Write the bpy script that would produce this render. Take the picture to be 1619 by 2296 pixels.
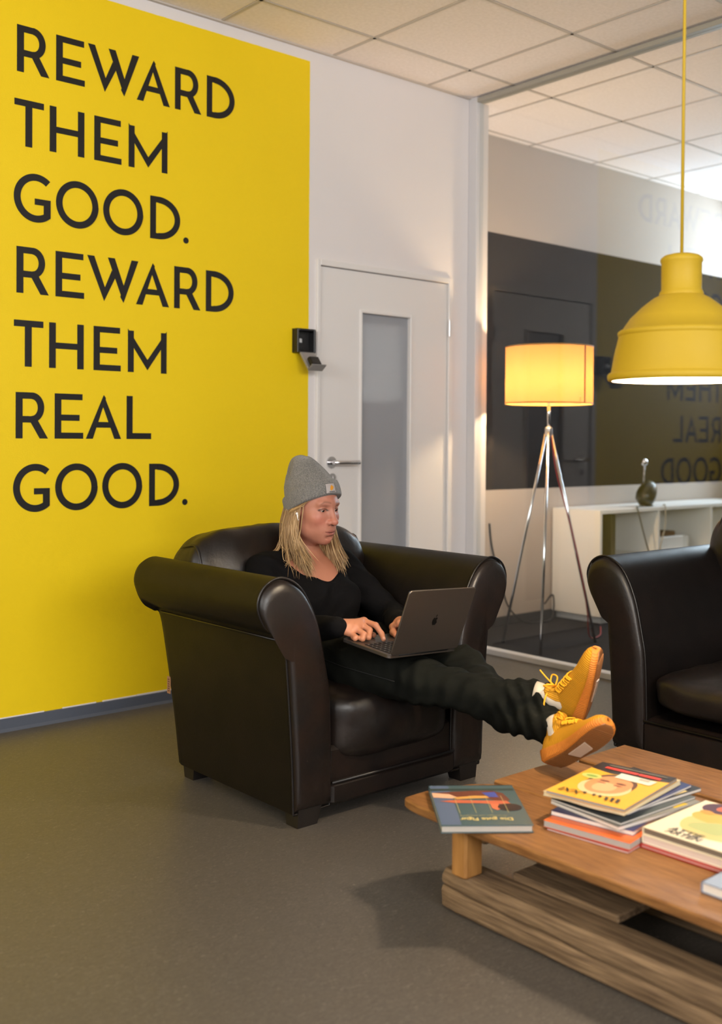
import bpy, math, random
import numpy as np
from mathutils import Matrix, Vector
random.seed(7); RNG = np.random.default_rng(7)
for o in list(bpy.data.objects): bpy.data.objects.remove(o)
SC = bpy.context.scene; COL = SC.collection

# ------------------------------------------------------------------ camera
CAM_LOC = Vector((-4.373, -4.135, 1.182))
F_PX, YAW, PITCH, ROLL, PPY = 2370.3, 0.8600, -0.0132, 0.0067, -130.9
fw = Vector((math.cos(YAW)*math.cos(PITCH), math.sin(YAW)*math.cos(PITCH), math.sin(PITCH)))
rt = Vector((math.sin(YAW), -math.cos(YAW), 0)); up = rt.cross(fw)
rt, up = math.cos(ROLL)*rt+math.sin(ROLL)*up, -math.sin(ROLL)*rt+math.cos(ROLL)*up
cd = bpy.data.cameras.new('camera'); cam = bpy.data.objects.new('camera', cd); COL.objects.link(cam)
cd.sensor_fit = 'VERTICAL'; cd.sensor_height = 36; cd.sensor_width = 36*1619/2296
cd.lens = F_PX*36/2296; cd.shift_y = PPY/2296
cam.matrix_world = Matrix(((rt.x, up.x, -fw.x, CAM_LOC.x), (rt.y, up.y, -fw.y, CAM_LOC.y), (rt.z, up.z, -fw.z, CAM_LOC.z), (0, 0, 0, 1)))
cd.dof.use_dof = True; cd.dof.focus_distance = 3.62; cd.dof.aperture_fstop = 2.1
cd.clip_start = 0.05
SC.camera = cam
SC.view_settings.view_transform = 'Standard'; SC.view_settings.look = 'None'
SC.view_settings.exposure = 0.2; SC.view_settings.gamma = 1.0; SC.view_settings.use_curve_mapping = False

# ------------------------------------------------------------------ world and daylight through the windows
wd = bpy.data.worlds.new('world'); SC.world = wd; wd.use_nodes = True
bg = wd.node_tree.nodes['Background']; bg.inputs[0].default_value = (0.62, 0.74, 1.0, 1); bg.inputs[1].default_value = .5
def area(name, loc, aim, sx, sy, power, col):
    l = bpy.data.lights.new(name, 'AREA'); l.shape = 'RECTANGLE'; l.size = sx; l.size_y = sy; l.energy = power; l.color = col
    o = bpy.data.objects.new(name, l); COL.objects.link(o); o.location = loc
    o.rotation_euler = (Vector(aim)-Vector(loc)).to_track_quat('-Z', 'Y').to_euler(); return o
area('daylight_left', (-6.98, -3.2, 2.30), (0, -3.2, 2.10), 3.2, 1.2, 125, (1.0, 0.955, 0.93))
area('daylight_rear', (-4.4, -7.48, 2.30), (-4.4, 0, 2.55), 4.0, 1.2, 290, (1.0, 0.955, 0.93))
area('daylight_meeting_room', (3.62, -.12, 2.15), (0, -.12, 2.15), .8, 1.5, 75, (0.74, 0.86, 1.0))

# ------------------------------------------------------------------ helpers
def S(r, g, b):
    f = lambda c: (c/255)/12.92 if c/255 <= .04045 else ((c/255+.055)/1.055)**2.4
    return (f(r), f(g), f(b), 1)
def origin(p):
    v = Vector((0, 0, 0))
    while p: v = v+p.location; p = p.parent
    return v
def put(name, verts, faces, mat=None, parent=None, smooth=False, flat_angle=None, mats=None, fmat=None):
    o0 = origin(parent) if parent else Vector((0, 0, 0))
    V = np.asarray(verts, float)-np.array(o0)
    me = bpy.data.meshes.new(name)
    me.from_pydata(V.tolist(), [], [list(map(int, f)) for f in faces]); me.update()
    for m in (mats or ([mat] if mat else [])): me.materials.append(m)
    if fmat is not None: me.polygons.foreach_set('material_index', np.asarray(fmat, np.int32))
    if smooth or flat_angle:
        me.polygons.foreach_set('use_smooth', [True]*len(me.polygons))
        if flat_angle: me.set_sharp_from_angle(angle=math.radians(flat_angle))
    o = bpy.data.objects.new(name, me); COL.objects.link(o)
    if parent: o.parent = parent
    return o
def tag(o, label=None, cat=None, group=None, kind=None):
    if label: o['label'] = label
    if cat: o['category'] = cat
    if group: o['group'] = group
    if kind: o['kind'] = kind
    return o
def thing(name, loc, label=None, cat=None, group=None, kind=None):
    o = bpy.data.objects.new(name, None); COL.objects.link(o); o.location = loc; o.empty_display_size = .1
    return tag(o, label, cat, group, kind)
class MB:
    def __init__(s): s.v = []; s.f = []
    def add(s, verts, faces, M=None):
        n = len(s.v)
        if M is not None: verts = [tuple(M @ Vector(q)) for q in verts]
        s.v += [tuple(q) for q in verts]; s.f += [tuple(i+n for i in f) for f in faces]; return s
    def box(s, x0, x1, y0, y1, z0, z1, M=None, b=0):
        if b <= 0:
            v = [(x0, y0, z0), (x1, y0, z0), (x1, y1, z0), (x0, y1, z0), (x0, y0, z1), (x1, y0, z1), (x1, y1, z1), (x0, y1, z1)]
            return s.add(v, [(0, 3, 2, 1), (4, 5, 6, 7), (0, 1, 5, 4), (1, 2, 6, 5), (2, 3, 7, 6), (3, 0, 4, 7)], M)
        rr = []
        for z, d in ((z0, b), (z0+b, 0), (z1-b, 0), (z1, b)):
            a0, a1, c0, c1 = x0+d, x1-d, y0+d, y1-d
            rr.append([(a0+b, c0, z), (a1-b, c0, z), (a1, c0+b, z), (a1, c1-b, z), (a1-b, c1, z), (a0+b, c1, z), (a0, c1-b, z), (a0, c0+b, z)])
        return s.loft(rr, M=M)
    def loft(s, rings, closed=True, caps=True, M=None):
        n = len(rings[0]); v = [q for r in rings for q in r]; f = []
        for i in range(len(rings)-1):
            for j in range(n if closed else n-1):
                a = i*n+j; b = i*n+(j+1) % n; f.append((a, b, b+n, a+n))
        if caps: f.append(tuple(range(n-1, -1, -1))); f.append(tuple(range((len(rings)-1)*n, len(rings)*n)))
        return s.add(v, f, M)
    def tube(s, pts, r, n=8, caps=True, M=None, flat=1.0):
        P = [Vector(q) for q in pts]; R = r if hasattr(r, '__len__') else [r]*len(P); rings = []; ref = None
        for i, q in enumerate(P):
            t = (P[min(i+1, len(P)-1)]-P[max(i-1, 0)]).normalized()
            if ref is None: ref = Vector((0, 0, 1)) if abs(t.z) < .9 else Vector((1, 0, 0))
            a = (ref-t*ref.dot(t)).normalized(); b = t.cross(a); ref = a
            rings.append([tuple(q+R[i]*(math.cos(2*math.pi*k/n)*a+flat*math.sin(2*math.pi*k/n)*b)) for k in range(n)])
        return s.loft(rings, caps=caps, M=M)
    def lathe(s, prof, c=(0, 0, 0), n=32, M=None, caps=False):
        rings = [[(c[0]+r*math.cos(2*math.pi*k/n), c[1]+r*math.sin(2*math.pi*k/n), c[2]+z) for k in range(n)] for r, z in prof]
        return s.loft(rings, caps=caps, M=M)
    def cyl(s, a, b, r, r2=None, n=16, M=None): return s.tube([a, b], [r, r if r2 is None else r2], n, M=M)
    def sphere(s, c, r, n=16, m=10, M=None):
        rx, ry, rz = r if hasattr(r, '__len__') else (r, r, r)
        rings = [[(c[0]+rx*math.sin(math.pi*(i+.02)/(m+.04))*math.cos(2*math.pi*k/n), c[1]+ry*math.sin(math.pi*(i+.02)/(m+.04))*math.sin(2*math.pi*k/n), c[2]-rz*math.cos(math.pi*(i+.02)/(m+.04))) for k in range(n)] for i in range(m+1)]
        return s.loft(rings, M=M)
    def prism(s, poly, d, M=None):   # poly in local xy, extruded 0..d along local z
        n = len(poly); v = [(x, y, 0) for x, y in poly]+[(x, y, d) for x, y in poly]
        f = [tuple(range(n-1, -1, -1)), tuple(range(n, 2*n))]+[(i, (i+1) % n, n+(i+1) % n, n+i) for i in range(n)]
        return s.add(v, f, M)
    def build(s, name, mat, parent=None, smooth=False, fa=None): return put(name, s.v, s.f, mat, parent, smooth, fa)
def crom(pts, m=6, closed=False):
    P = [np.array(q, float) for q in pts]; n = len(P); out = []
    rng_ = range(n if closed else n-1)
    for i in rng_:
        g = lambda k: P[k % n] if closed else P[min(max(k, 0), n-1)]
        a, b, c, d = g(i-1), g(i), g(i+1), g(i+2)
        for k in range(m):
            t = k/m; out.append(tuple(.5*(2*b+(c-a)*t+(2*a-5*b+4*c-d)*t*t+(3*b-a-3*c+d)*t**3)))
    if not closed: out.append(tuple(P[-1]))
    return out
def frame(o, x, y, z):   # matrix from local axes
    return Matrix(((x[0], y[0], z[0], o[0]), (x[1], y[1], z[1], o[1]), (x[2], y[2], z[2], o[2]), (0, 0, 0, 1)))
def rotz(loc, deg): return Matrix.Translation(loc) @ Matrix.Rotation(math.radians(deg), 4, 'Z')
def copy_tree(o, parent=None):
    c = o.copy(); COL.objects.link(c); c.parent = parent
    for ch in list(o.children): copy_tree(ch, c)
    return c

# ------------------------------------------------------------------ materials
def mat(name, col, rough=.5, metal=0., spec=.5, col2=None, scale=5., stretch=(1, 1, 1), detail=6., lo=.35, hi=.65, bump=0., bscale=None, bdist=.01, trans=0., emit=None, estr=0., coat=0., sheen=0., btype='noise', rough2=None, subs=0.):
    m = bpy.data.materials.new(name); m.use_nodes = True; nt = m.node_tree; N = nt.nodes; L = nt.links
    b = N['Principled BSDF']; b.inputs['Base Color'].default_value = col; b.inputs['Roughness'].default_value = rough
    b.inputs['Metallic'].default_value = metal; b.inputs['Specular IOR Level'].default_value = spec
    if coat: b.inputs['Coat Weight'].default_value = coat; b.inputs['Coat Roughness'].default_value = .15
    if sheen: b.inputs['Sheen Weight'].default_value = sheen
    if subs: b.inputs['Subsurface Weight'].default_value = subs; b.inputs['Subsurface Radius'].default_value = (.01, .004, .002); b.inputs['Subsurface Scale'].default_value = 1.0
    if emit: b.inputs['Emission Color'].default_value = emit; b.inputs['Emission Strength'].default_value = estr
    tc = N.new('ShaderNodeTexCoord'); mp = N.new('ShaderNodeMapping'); mp.inputs['Scale'].default_value = stretch
    L.new(tc.outputs['Object'], mp.inputs['Vector']); m['mp'] = 1
    if col2:
        n = N.new('ShaderNodeTexNoise'); n.inputs['Scale'].default_value = scale; n.inputs['Detail'].default_value = detail
        r = N.new('ShaderNodeValToRGB'); r.color_ramp.elements[0].color = col; r.color_ramp.elements[1].color = col2
        r.color_ramp.elements[0].position = lo; r.color_ramp.elements[1].position = hi
        L.new(mp.outputs[0], n.inputs['Vector']); L.new(n.outputs['Fac'], r.inputs[0]); L.new(r.outputs[0], b.inputs['Base Color'])
        if rough2 is not None:
            mr = N.new('ShaderNodeMapRange'); mr.inputs['To Min'].default_value = rough; mr.inputs['To Max'].default_value = rough2
            L.new(n.outputs['Fac'], mr.inputs['Value']); L.new(mr.outputs[0], b.inputs['Roughness'])
    if bump:
        if btype == 'voronoi': n2 = N.new('ShaderNodeTexVoronoi'); out = n2.outputs['Distance']
        elif btype.startswith('wave'):
            n2 = N.new('ShaderNodeTexWave'); n2.bands_direction = btype[4] if len(btype) > 4 else 'X'; out = n2.outputs['Fac']; n2.inputs['Distortion'].default_value = .6
        else: n2 = N.new('ShaderNodeTexNoise'); n2.inputs['Detail'].default_value = 5; out = n2.outputs['Fac']
        n2.inputs['Scale'].default_value = bscale or scale
        bp = N.new('ShaderNodeBump'); bp.inputs['Strength'].default_value = bump; bp.inputs['Distance'].default_value = bdist
        L.new(mp.outputs[0], n2.inputs['Vector']); L.new(out, bp.inputs['Height']); L.new(bp.outputs[0], b.inputs['Normal'])
    return m
def attr_mat(name, attr, rough=.5, spec=.5, subs=0., bump=0., bscale=200, bdist=.001):
    m = mat(name, (1, 1, 1, 1), rough, spec=spec, subs=subs, bump=bump, bscale=bscale, bdist=bdist); N = m.node_tree.nodes; L = m.node_tree.links
    a = N.new('ShaderNodeAttribute'); a.attribute_name = attr; L.new(a.outputs['Color'], N['Principled BSDF'].inputs['Base Color']); return m
def emis(name, col, st):
    m = bpy.data.materials.new(name); m.use_nodes = True; N = m.node_tree.nodes; N.remove(N['Principled BSDF'])
    e = N.new('ShaderNodeEmission'); e.inputs[0].default_value = col; e.inputs[1].default_value = st
    m.node_tree.links.new(e.outputs[0], N['Material Output'].inputs[0]); return m
def glass_mat(name, tint=(1, 1, 1, 1), f0=.04):   # thin sheet: see-through plus Schlick mirror on each face
    m = bpy.data.materials.new(name); m.use_nodes = True; N = m.node_tree.nodes; L = m.node_tree.links; N.remove(N['Principled BSDF'])
    t = N.new('ShaderNodeBsdfTransparent'); t.inputs[0].default_value = tint
    g = N.new('ShaderNodeBsdfGlossy'); g.inputs['Roughness'].default_value = .0
    ge = N.new('ShaderNodeNewGeometry'); dt = N.new('ShaderNodeVectorMath'); dt.operation = 'DOT_PRODUCT'
    L.new(ge.outputs['Incoming'], dt.inputs[0]); L.new(ge.outputs['Normal'], dt.inputs[1])
    def mth(op, a, bb):
        q = N.new('ShaderNodeMath'); q.operation = op
        for k, s_ in ((0, a), (1, bb)):
            if s_ is None: continue
            if isinstance(s_, (int, float)): q.inputs[k].default_value = s_
            else: L.new(s_, q.inputs[k])
        return q.outputs[0]
    c = mth('ABSOLUTE', dt.outputs['Value'], None); k = mth('POWER', mth('SUBTRACT', 1., c), 5.)
    fr = mth('ADD', mth('MULTIPLY', k, 1-f0), f0); mx = N.new('ShaderNodeMixShader')
    L.new(fr, mx.inputs[0]); L.new(t.outputs[0], mx.inputs[1]); L.new(g.outputs[0], mx.inputs[2]); L.new(mx.outputs[0], N['Material Output'].inputs[0]); return m

M = {}
M['white_wall'] = mat('white_wall_paint', S(226, 222, 222), .6, spec=.3, bump=.08, bscale=180, bdist=.002)
M['white_gloss'] = mat('white_door_paint', S(226, 222, 220), .38, spec=.4)
M['white_lam'] = mat('white_laminate', S(232, 230, 226), .4)
M['alu'] = mat('white_aluminium', S(206, 205, 208), .42, spec=.5)
M['tile'] = mat('ceiling_tile_board', S(247, 237, 232), .9, spec=.1, col2=S(240, 230, 224), scale=60, bump=.1, bscale=320, bdist=.001)
M['grid'] = mat('ceiling_grid_steel', S(196, 187, 178), .6)
M['bbgrey'] = mat('grey_blue_vinyl', S(82, 88, 100), .45)
M['bbdark'] = mat('dark_vinyl', S(52, 50, 50), .5)
M['carpet'] = mat('charcoal_carpet', S(44, 43, 45), .95, spec=.1, col2=S(33, 32, 34), scale=300, bump=.3, bscale=600, bdist=.003)
M['darkband'] = mat('dark_grey_wall_paint', S(62, 58, 60), .55, spec=.3)
M['leather'] = mat('dark_brown_leather', S(30, 21, 17), .24, spec=.5, col2=S(13, 9, 7), scale=11, detail=10, lo=.3, hi=.7, bump=.35, bscale=90, bdist=.0016, rough2=.52)
M['leather_matte'] = mat('dark_brown_leather_matte', S(18, 13, 11), .44, spec=.24, col2=S(12, 9, 8), scale=9, bump=.22, bscale=420, bdist=.0012, btype='voronoi', rough2=.52)
M['leather_pipe'] = mat('leather_piping', S(18, 13, 11), .4, spec=.5)
M['blackwood'] = mat('black_stained_wood', S(24, 20, 18), .45)
M['chrome'] = mat('chrome', S(225, 225, 228), .12, metal=1)
M['steel'] = mat('brushed_steel', S(190, 190, 192), .28, metal=1)
M['black'] = mat('black_plastic', S(20, 20, 22), .35)
M['vinyl'] = mat('black_vinyl_letters', S(24, 22, 23), .45, spec=.45, bump=.12, bscale=220, bdist=.002)
M['pane'] = glass_mat('clear_glass', (.96, .975, .97, 1), .046)
M['frost'] = mat('frosted_glass', S(150, 152, 158), .05, spec=.8)
M['frostdark'] = mat('pane_edge_dark', S(70, 70, 72), .4)
def wood(name, c1, c2, st, sc=7., rough=.5, bump=.25):
    return mat(name, c1, rough, spec=.3, col2=c2, scale=sc, stretch=st, detail=9, lo=.3, hi=.72, bump=bump, bscale=sc*2.2, bdist=.004)
M['plank'] = wood('worn_plank_wood', S(112, 74, 40), S(150, 106, 62), (9, 1.3, 9), 9., .42)
M['plankend'] = wood('weathered_plank_end', S(112, 82, 54), S(160, 122, 80), (3, 3, 9), 12, .7, .5)
M['beam'] = wood('grey_weathered_timber', S(90, 71, 52), S(148, 122, 92), (12, .8, 14), 8., .75, .7)
M['block'] = wood('orange_pine_block', S(140, 96, 48), S(178, 128, 70), (6, 6, 1.2), 7., .6, .3)
# ------------------------------------------------------------------ the setting
H = 3.10
def struct(o): return tag(o, kind='structure')
# linoleum floor with fine streaks and a soft sheen
def lino():
    m = bpy.data.materials.new('grey_brown_linoleum'); m.use_nodes = True; N = m.node_tree.nodes; L = m.node_tree.links; b = N['Principled BSDF']
    tc = N.new('ShaderNodeTexCoord'); mp = N.new('ShaderNodeMapping'); mp.inputs['Rotation'].default_value = (0, 0, .62); mp.inputs['Scale'].default_value = (22, 70, 1)
    L.new(tc.outputs['Object'], mp.inputs[0])
    n = N.new('ShaderNodeTexNoise'); n.inputs['Scale'].default_value = 3.2; n.inputs['Detail'].default_value = 8; n.inputs['Distortion'].default_value = 1.6; L.new(mp.outputs[0], n.inputs[0])
    r = N.new('ShaderNodeValToRGB'); e = r.color_ramp.elements
    e[0].position = .28; e[0].color = S(68, 64, 60); e[1].position = .62; e[1].color = S(92, 87, 80)
    q = e.new(.76); q.color = S(140, 134, 126)
    L.new(n.outputs[0], r.inputs[0]); L.new(r.outputs[0], b.inputs['Base Color'])
    b.inputs['Roughness'].default_value = .40; b.inputs['Specular IOR Level'].default_value = .5
    n2 = N.new('ShaderNodeTexNoise'); n2.inputs['Scale'].default_value = 55; n2.inputs['Detail'].default_value = 3; L.new(tc.outputs['Object'], n2.inputs[0])
    bp = N.new('ShaderNodeBump'); bp.inputs['Strength'].default_value = .03; bp.inputs['Distance'].default_value = .002
    L.new(n2.outputs[0], bp.inputs['Height']); L.new(bp.outputs[0], b.inputs['Normal']); return m
M['lino'] = lino()
struct(MB().box(-7.1, 0.0, -7.6, .06, -.1, 0).build('floor', M['lino']))
struct(MB().box(0.0, 4.6, -7.6, .5, -.1, 0).build('floor_meeting_room', M['carpet']))

# front wall: white, with the big yellow painted field left of the door
def yellow_wall():
    m = bpy.data.materials.new('yellow_field_on_white_paint'); m.use_nodes = True; N = m.node_tree.nodes; L = m.node_tree.links; b = N['Principled BSDF']
    tc = N.new('ShaderNodeTexCoord'); sp = N.new('ShaderNodeSeparateXYZ'); L.new(tc.outputs['Object'], sp.inputs[0])
    nw = N.new('ShaderNodeTexNoise'); nw.inputs['Scale'].default_value = 22; L.new(tc.outputs['Object'], nw.inputs[0])
    def mth(op, a, c):
        q = N.new('ShaderNodeMath'); q.operation = op
        for k, s_ in ((0, a), (1, c)):
            if isinstance(s_, (int, float)): q.inputs[k].default_value = s_
            else: L.new(s_, q.inputs[k])
        return q.outputs[0]
    wob = mth('MULTIPLY', mth('SUBTRACT', nw.outputs[0], .5), .004)
    f = mth('MULTIPLY', mth('LESS_THAN', mth('ADD', sp.outputs[0], wob), -1.160), mth('LESS_THAN', mth('ADD', sp.outputs[2], wob), 3.043))
    n = N.new('ShaderNodeTexNoise'); n.inputs['Scale'].default_value = 1.7; n.inputs['Detail'].default_value = 4; L.new(tc.outputs['Object'], n.inputs[0])
    r = N.new('ShaderNodeValToRGB'); r.color_ramp.elements[0].color = S(237, 203, 12); r.color_ramp.elements[1].color = S(243, 210, 22)
    L.new(n.outputs[0], r.inputs[0])
    mx = N.new('ShaderNodeMix'); mx.data_type = 'RGBA'; L.new(f, mx.inputs['Factor']); mx.inputs['A'].default_value = S(226, 221, 221); L.new(r.outputs[0], mx.inputs['B'])
    L.new(mx.outputs['Result'], b.inputs['Base Color']); b.inputs['Roughness'].default_value = .5; b.inputs['Specular IOR Level'].default_value = .35
    n3 = N.new('ShaderNodeTexNoise'); n3.inputs['Scale'].default_value = 190; n3.inputs['Detail'].default_value = 4; L.new(tc.outputs['Object'], n3.inputs[0])
    bp = N.new('ShaderNodeBump'); bp.inputs['Strength'].default_value = .16; bp.inputs['Distance'].default_value = .003
    L.new(n3.outputs[0], bp.inputs['Height']); L.new(bp.outputs[0], b.inputs['Normal']); return m
M['yellow'] = yellow_wall()
DX0, DX1, DZ = -1.117, -.160, 2.078
wl = MB(); wl.box(-7.1, DX0, 0, .12, 0, H+.15); wl.box(DX1, .133, 0, .12, 0, H+.15); wl.box(DX0, DX1, 0, .12, DZ, H+.15); wl.box(DX0, DX1, .09, .12, 0, DZ); wl.box(.06, .133, .12, .55, 0, H+.15)
struct(wl.build('wall_front', M['yellow']))
bb = MB(); bb.loft([[(-7.0, 0, 0), (-7.0, -.013, 0), (-7.0, -.006, .012), (-7.0, -.004, .05), (-7.0, 0, .054)], [(DX0-.002, 0, 0), (DX0-.002, -.013, 0), (DX0-.002, -.006, .012), (DX0-.002, -.004, .05), (DX0-.002, 0, .054)]])
struct(bb.build('baseboard_front', M['bbgrey']))
sl = MB(); x = -7.0
while x < -1.2:
    l = random.uniform(.12, .4); hgt = random.uniform(.0565, .0605); sl.box(x, min(x+l, DX0-.01), -.0015, .0, .053, hgt); x += l*random.uniform(1., 1.25)
struct(sl.build('trim_caulk', M['white_wall']))

# door with a frosted glass light
d = struct(thing('door_1', (-.64, 0, 0)))
fr = MB(); fr.box(DX0, DX0+.022, -.016, .09, 0, DZ, b=.003); fr.box(DX1-.032, DX1, -.016, .09, 0, DZ, b=.003); fr.box(DX0+.022, DX1-.032, -.016, .09, DZ-.030, DZ, b=.003)
fr.build('door_frame', M['white_gloss'], d)
LX0, LX1, LZ = DX0+.027, DX1-.036, DZ-.034; PX0, PX1, PZ0, PZ1 = -.820, -.478, .22, 1.836
lf = MB(); lf.box(LX0, PX0, -.004, .036, .008, LZ); lf.box(PX1, LX1, -.004, .036, .008, LZ); lf.box(PX0, PX1, -.004, .036, PZ1, LZ); lf.box(PX0, PX1, -.004, .036, .008, PZ0)
leaf = lf.build('door_leaf', M['white_gloss'], d)
bd = MB(); w = .013
for a in ((PX0-w, PX0+.002, PZ0-w, PZ1+w), (PX1-.002, PX1+w, PZ0-w, PZ1+w)): bd.box(a[0], a[1], -.014, .004, a[2], a[3], b=.003)
bd.box(PX0, PX1, -.014, .004, PZ1-.002, PZ1+w, b=.003); bd.box(PX0, PX1, -.014, .004, PZ0-w, PZ0+.002, b=.003)
bd.build('glazing_bead', M['white_gloss'], d)
MB().box(PX0, PX1, .012, .018, PZ0, PZ1).build('frosted_pane', M['frost'], d)
hd = MB(); hx, hz = -1.017, 1.066
hd.tube([(hx, -.004, hz), (hx, -.013, hz)], .030, 24); hd.tube([(hx, -.012, hz), (hx, -.050, hz), (hx+.012, -.058, hz), (hx+.145, -.058, hz)], [.0115, .011, .0115, .011], 14)
o = hd.build('door_handle', M['chrome'], d, True, 40); tag(o, 'chrome lever handle')
ky = MB(); ky.tube([(hx+.005, -.004, hz-.078), (hx+.005, -.011, hz-.078)], .024, 24); ky.box(hx+.001, hx+.009, -.020, -.010, hz-.095, hz-.066, b=.002)
ky.build('lock_cylinder', M['chrome'], d, True, 40)
for zz in (1.80, .25):
    hh = MB(); hh.cyl((LX1+.004, -.020, zz-.045), (LX1+.004, -.020, zz+.045), .007, n=10); hh.build('hinge', M['steel'], d, True, 40)

# glass partition to the meeting room
g = struct(thing('window_1', (0, -3.8, 0)))
MB().box(-.03, .03, -.062, -.0005, 0, H, b=.002).build('corner_post', M['alu'], g)
MB().box(-.03, .03, -7.4, -.062, 3.068, 3.092, b=.002).build('head_rail', mat('grey_aluminium_rail', S(158, 154, 144), .45), g)
MB().box(-.03, .03, -7.4, -.062, 0, .030, b=.002).build('floor_rail', M['alu'], g)
MB().box(-.005, .005, -7.4, -.062, .030, 3.068).build('glass_pane', M['pane'], g)

# meeting room back wall: white with a broad dark band
def band_wall():
    m = mat('white_wall_with_dark_band', S(180, 170, 162), .85, spec=.06); N = m.node_tree.nodes; L = m.node_tree.links; b = N['Principled BSDF']
    tc = N.new('ShaderNodeTexCoord'); sp = N.new('ShaderNodeSeparateXYZ'); L.new(tc.outputs['Object'], sp.inputs[0])
    a = N.new('ShaderNodeMath'); a.operation = 'LESS_THAN'; L.new(sp.outputs[2], a.inputs[0]); a.inputs[1].default_value = 2.497
    c = N.new('ShaderNodeMath'); c.operation = 'GREATER_THAN'; L.new(sp.outputs[2], c.inputs[0]); c.inputs[1].default_value = .868
    q = N.new('ShaderNodeMath'); q.operation = 'MULTIPLY'; L.new(a.outputs[0], q.inputs[0]); L.new(c.outputs[0], q.inputs[1])
    mx = N.new('ShaderNodeMix'); mx.data_type = 'RGBA'; L.new(q.outputs[0], mx.inputs['Factor']); mx.inputs['A'].default_value = S(180, 170, 162); mx.inputs['B'].default_value = S(25, 20, 18)
    L.new(mx.outputs['Result'], b.inputs['Base Color']); return m
struct(MB().box(.133, 4.6, .40, .52, 0, H+.15).build('wall_meeting_room', band_wall()))
struct(MB().box(.133, 4.4, .390, .3999, 0, .055).build('baseboard_meeting_room', M['bbdark']))

# walls beyond the frame with the windows the daylight comes through
def window_wall(name, wname, x0, x1, y0, y1, axis, a0, a1, z0, z1, n):
    w = MB()
    if axis == 'y':
        w.box(x0, x1, y0, a0, 0, H+.15); w.box(x0, x1, a1, y1, 0, H+.15); w.box(x0, x1, a0, a1, 0, z0); w.box(x0, x1, a0, a1, z1, H+.15)
    else:
        w.box(x0, a0, y0, y1, 0, H+.15); w.box(a1, x1, y0, y1, 0, H+.15); w.box(a0, a1, y0, y1, 0, z0); w.box(a0, a1, y0, y1, z1, H+.15)
    struct(w.build(name, M['white_wall']))
    t = struct(thing(wname, ((x0+x1)/2, (y0+y1)/2, 0))); f = MB()
    for k in range(n+1):
        q = a0+(a1-a0)*k/n
        if axis == 'y': f.box(x0+.03, x1-.03, q-.025, q+.025, z0, z1)
        else: f.box(q-.025, q+.025, y0+.03, y1-.03, z0, z1)
    for q in (z0+.02, z1-.02):
        if axis == 'y': f.box(x0+.03, x1-.03, a0, a1, q-.02, q+.02)
        else: f.box(a0, a1, y0+.03, y1-.03, q-.02, q+.02)
    f.build('window_frame', M['alu'], t)
    for k in range(n):
        a, c = a0+(a1-a0)*k/n+.025, a0+(a1-a0)*(k+1)/n-.025; pn = MB()
        if axis == 'y': pn.box((x0+x1)/2-.003, (x0+x1)/2+.003, a, c, z0+.04, z1-.04)
        else: pn.box(a, c, (y0+y1)/2-.003, (y0+y1)/2+.003, z0+.04, z1-.04)
        pn.build('pane', M['pane'], t)
window_wall('wall_left', 'window_2', -6.95, -6.80, -7.4, 0, 'y', -4.8, -1.6, 1.70, 2.90, 3)
window_wall('wall_rear', 'window_3', -6.95, 4.5, -7.45, -7.30, 'x', -6.4, -2.4, 1.70, 2.90, 4)
window_wall('wall_right', 'window_4', 3.45, 3.60, -7.3, .52, 'y', -.55, .32, 1.30, 2.98, 1)

# suspended ceiling: grid and single tiles
ce = struct(thing('ceiling', (-1.4, -3.5, H)))
PT, TX, TY = .66, -.362, -.321
xs = sorted(set([-6.8]+[TX+PT*i for i in range(-9, 8) if -6.8 < TX+PT*i < 3.45]+[3.45])); ys = sorted([-7.3]+[TY-PT*j for j in range(-1, 11) if -7.3 < TY-PT*j < .40]+[.40])
gm = MB()
for x in xs: gm.box(x-.0085, x+.0085, -7.3, .40, H-.001, H+.012)
for y in ys: gm.box(-6.8, 3.45, y-.0085, y+.0085, H-.001, H+.012)
gm.build('ceiling_grid', M['grid'], ce)
MB().box(-7.1, 4.5, -7.45, .52, H+.10, H+.16).build('ceiling_slab', M['white_wall'], ce)
cache = {}
for i in range(len(xs)-1):
    for j in range(len(ys)-1):
        w, l = xs[i+1]-xs[i], ys[j+1]-ys[j]
        if w < .03 or l < .03: continue
        key = (round(w, 3), round(l, 3))
        if key not in cache:
            a, b = w/2-.0065, l/2-.0065
            me_o = MB().loft([[(-a, -b, .016), (a, -b, .016), (a, b, .016), (-a, b, .016)], [(-a, -b, .006), (a, -b, .006), (a, b, .006), (-a, b, .006)], [(-a+.006, -b+.006, .0012), (a-.006, -b+.006, .0012), (a-.006, b-.006, .0012), (-a+.006, b-.006, .0012)]])
            me = bpy.data.meshes.new('tile'); me.from_pydata(me_o.v, [], [tuple(reversed(f)) for f in me_o.f]); me.materials.append(M['tile']); cache[key] = me
        t = bpy.data.objects.new('ceiling_tile', cache[key]); COL.objects.link(t); t.parent = ce
        t.location = Vector(((xs[i]+xs[i+1])/2, (ys[j]+ys[j+1])/2, H))-ce.location
struct(MB().box(-6.8, .0, -.018, 0, H-.006, H+.002).build('trim_1', M['grid']))

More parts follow.
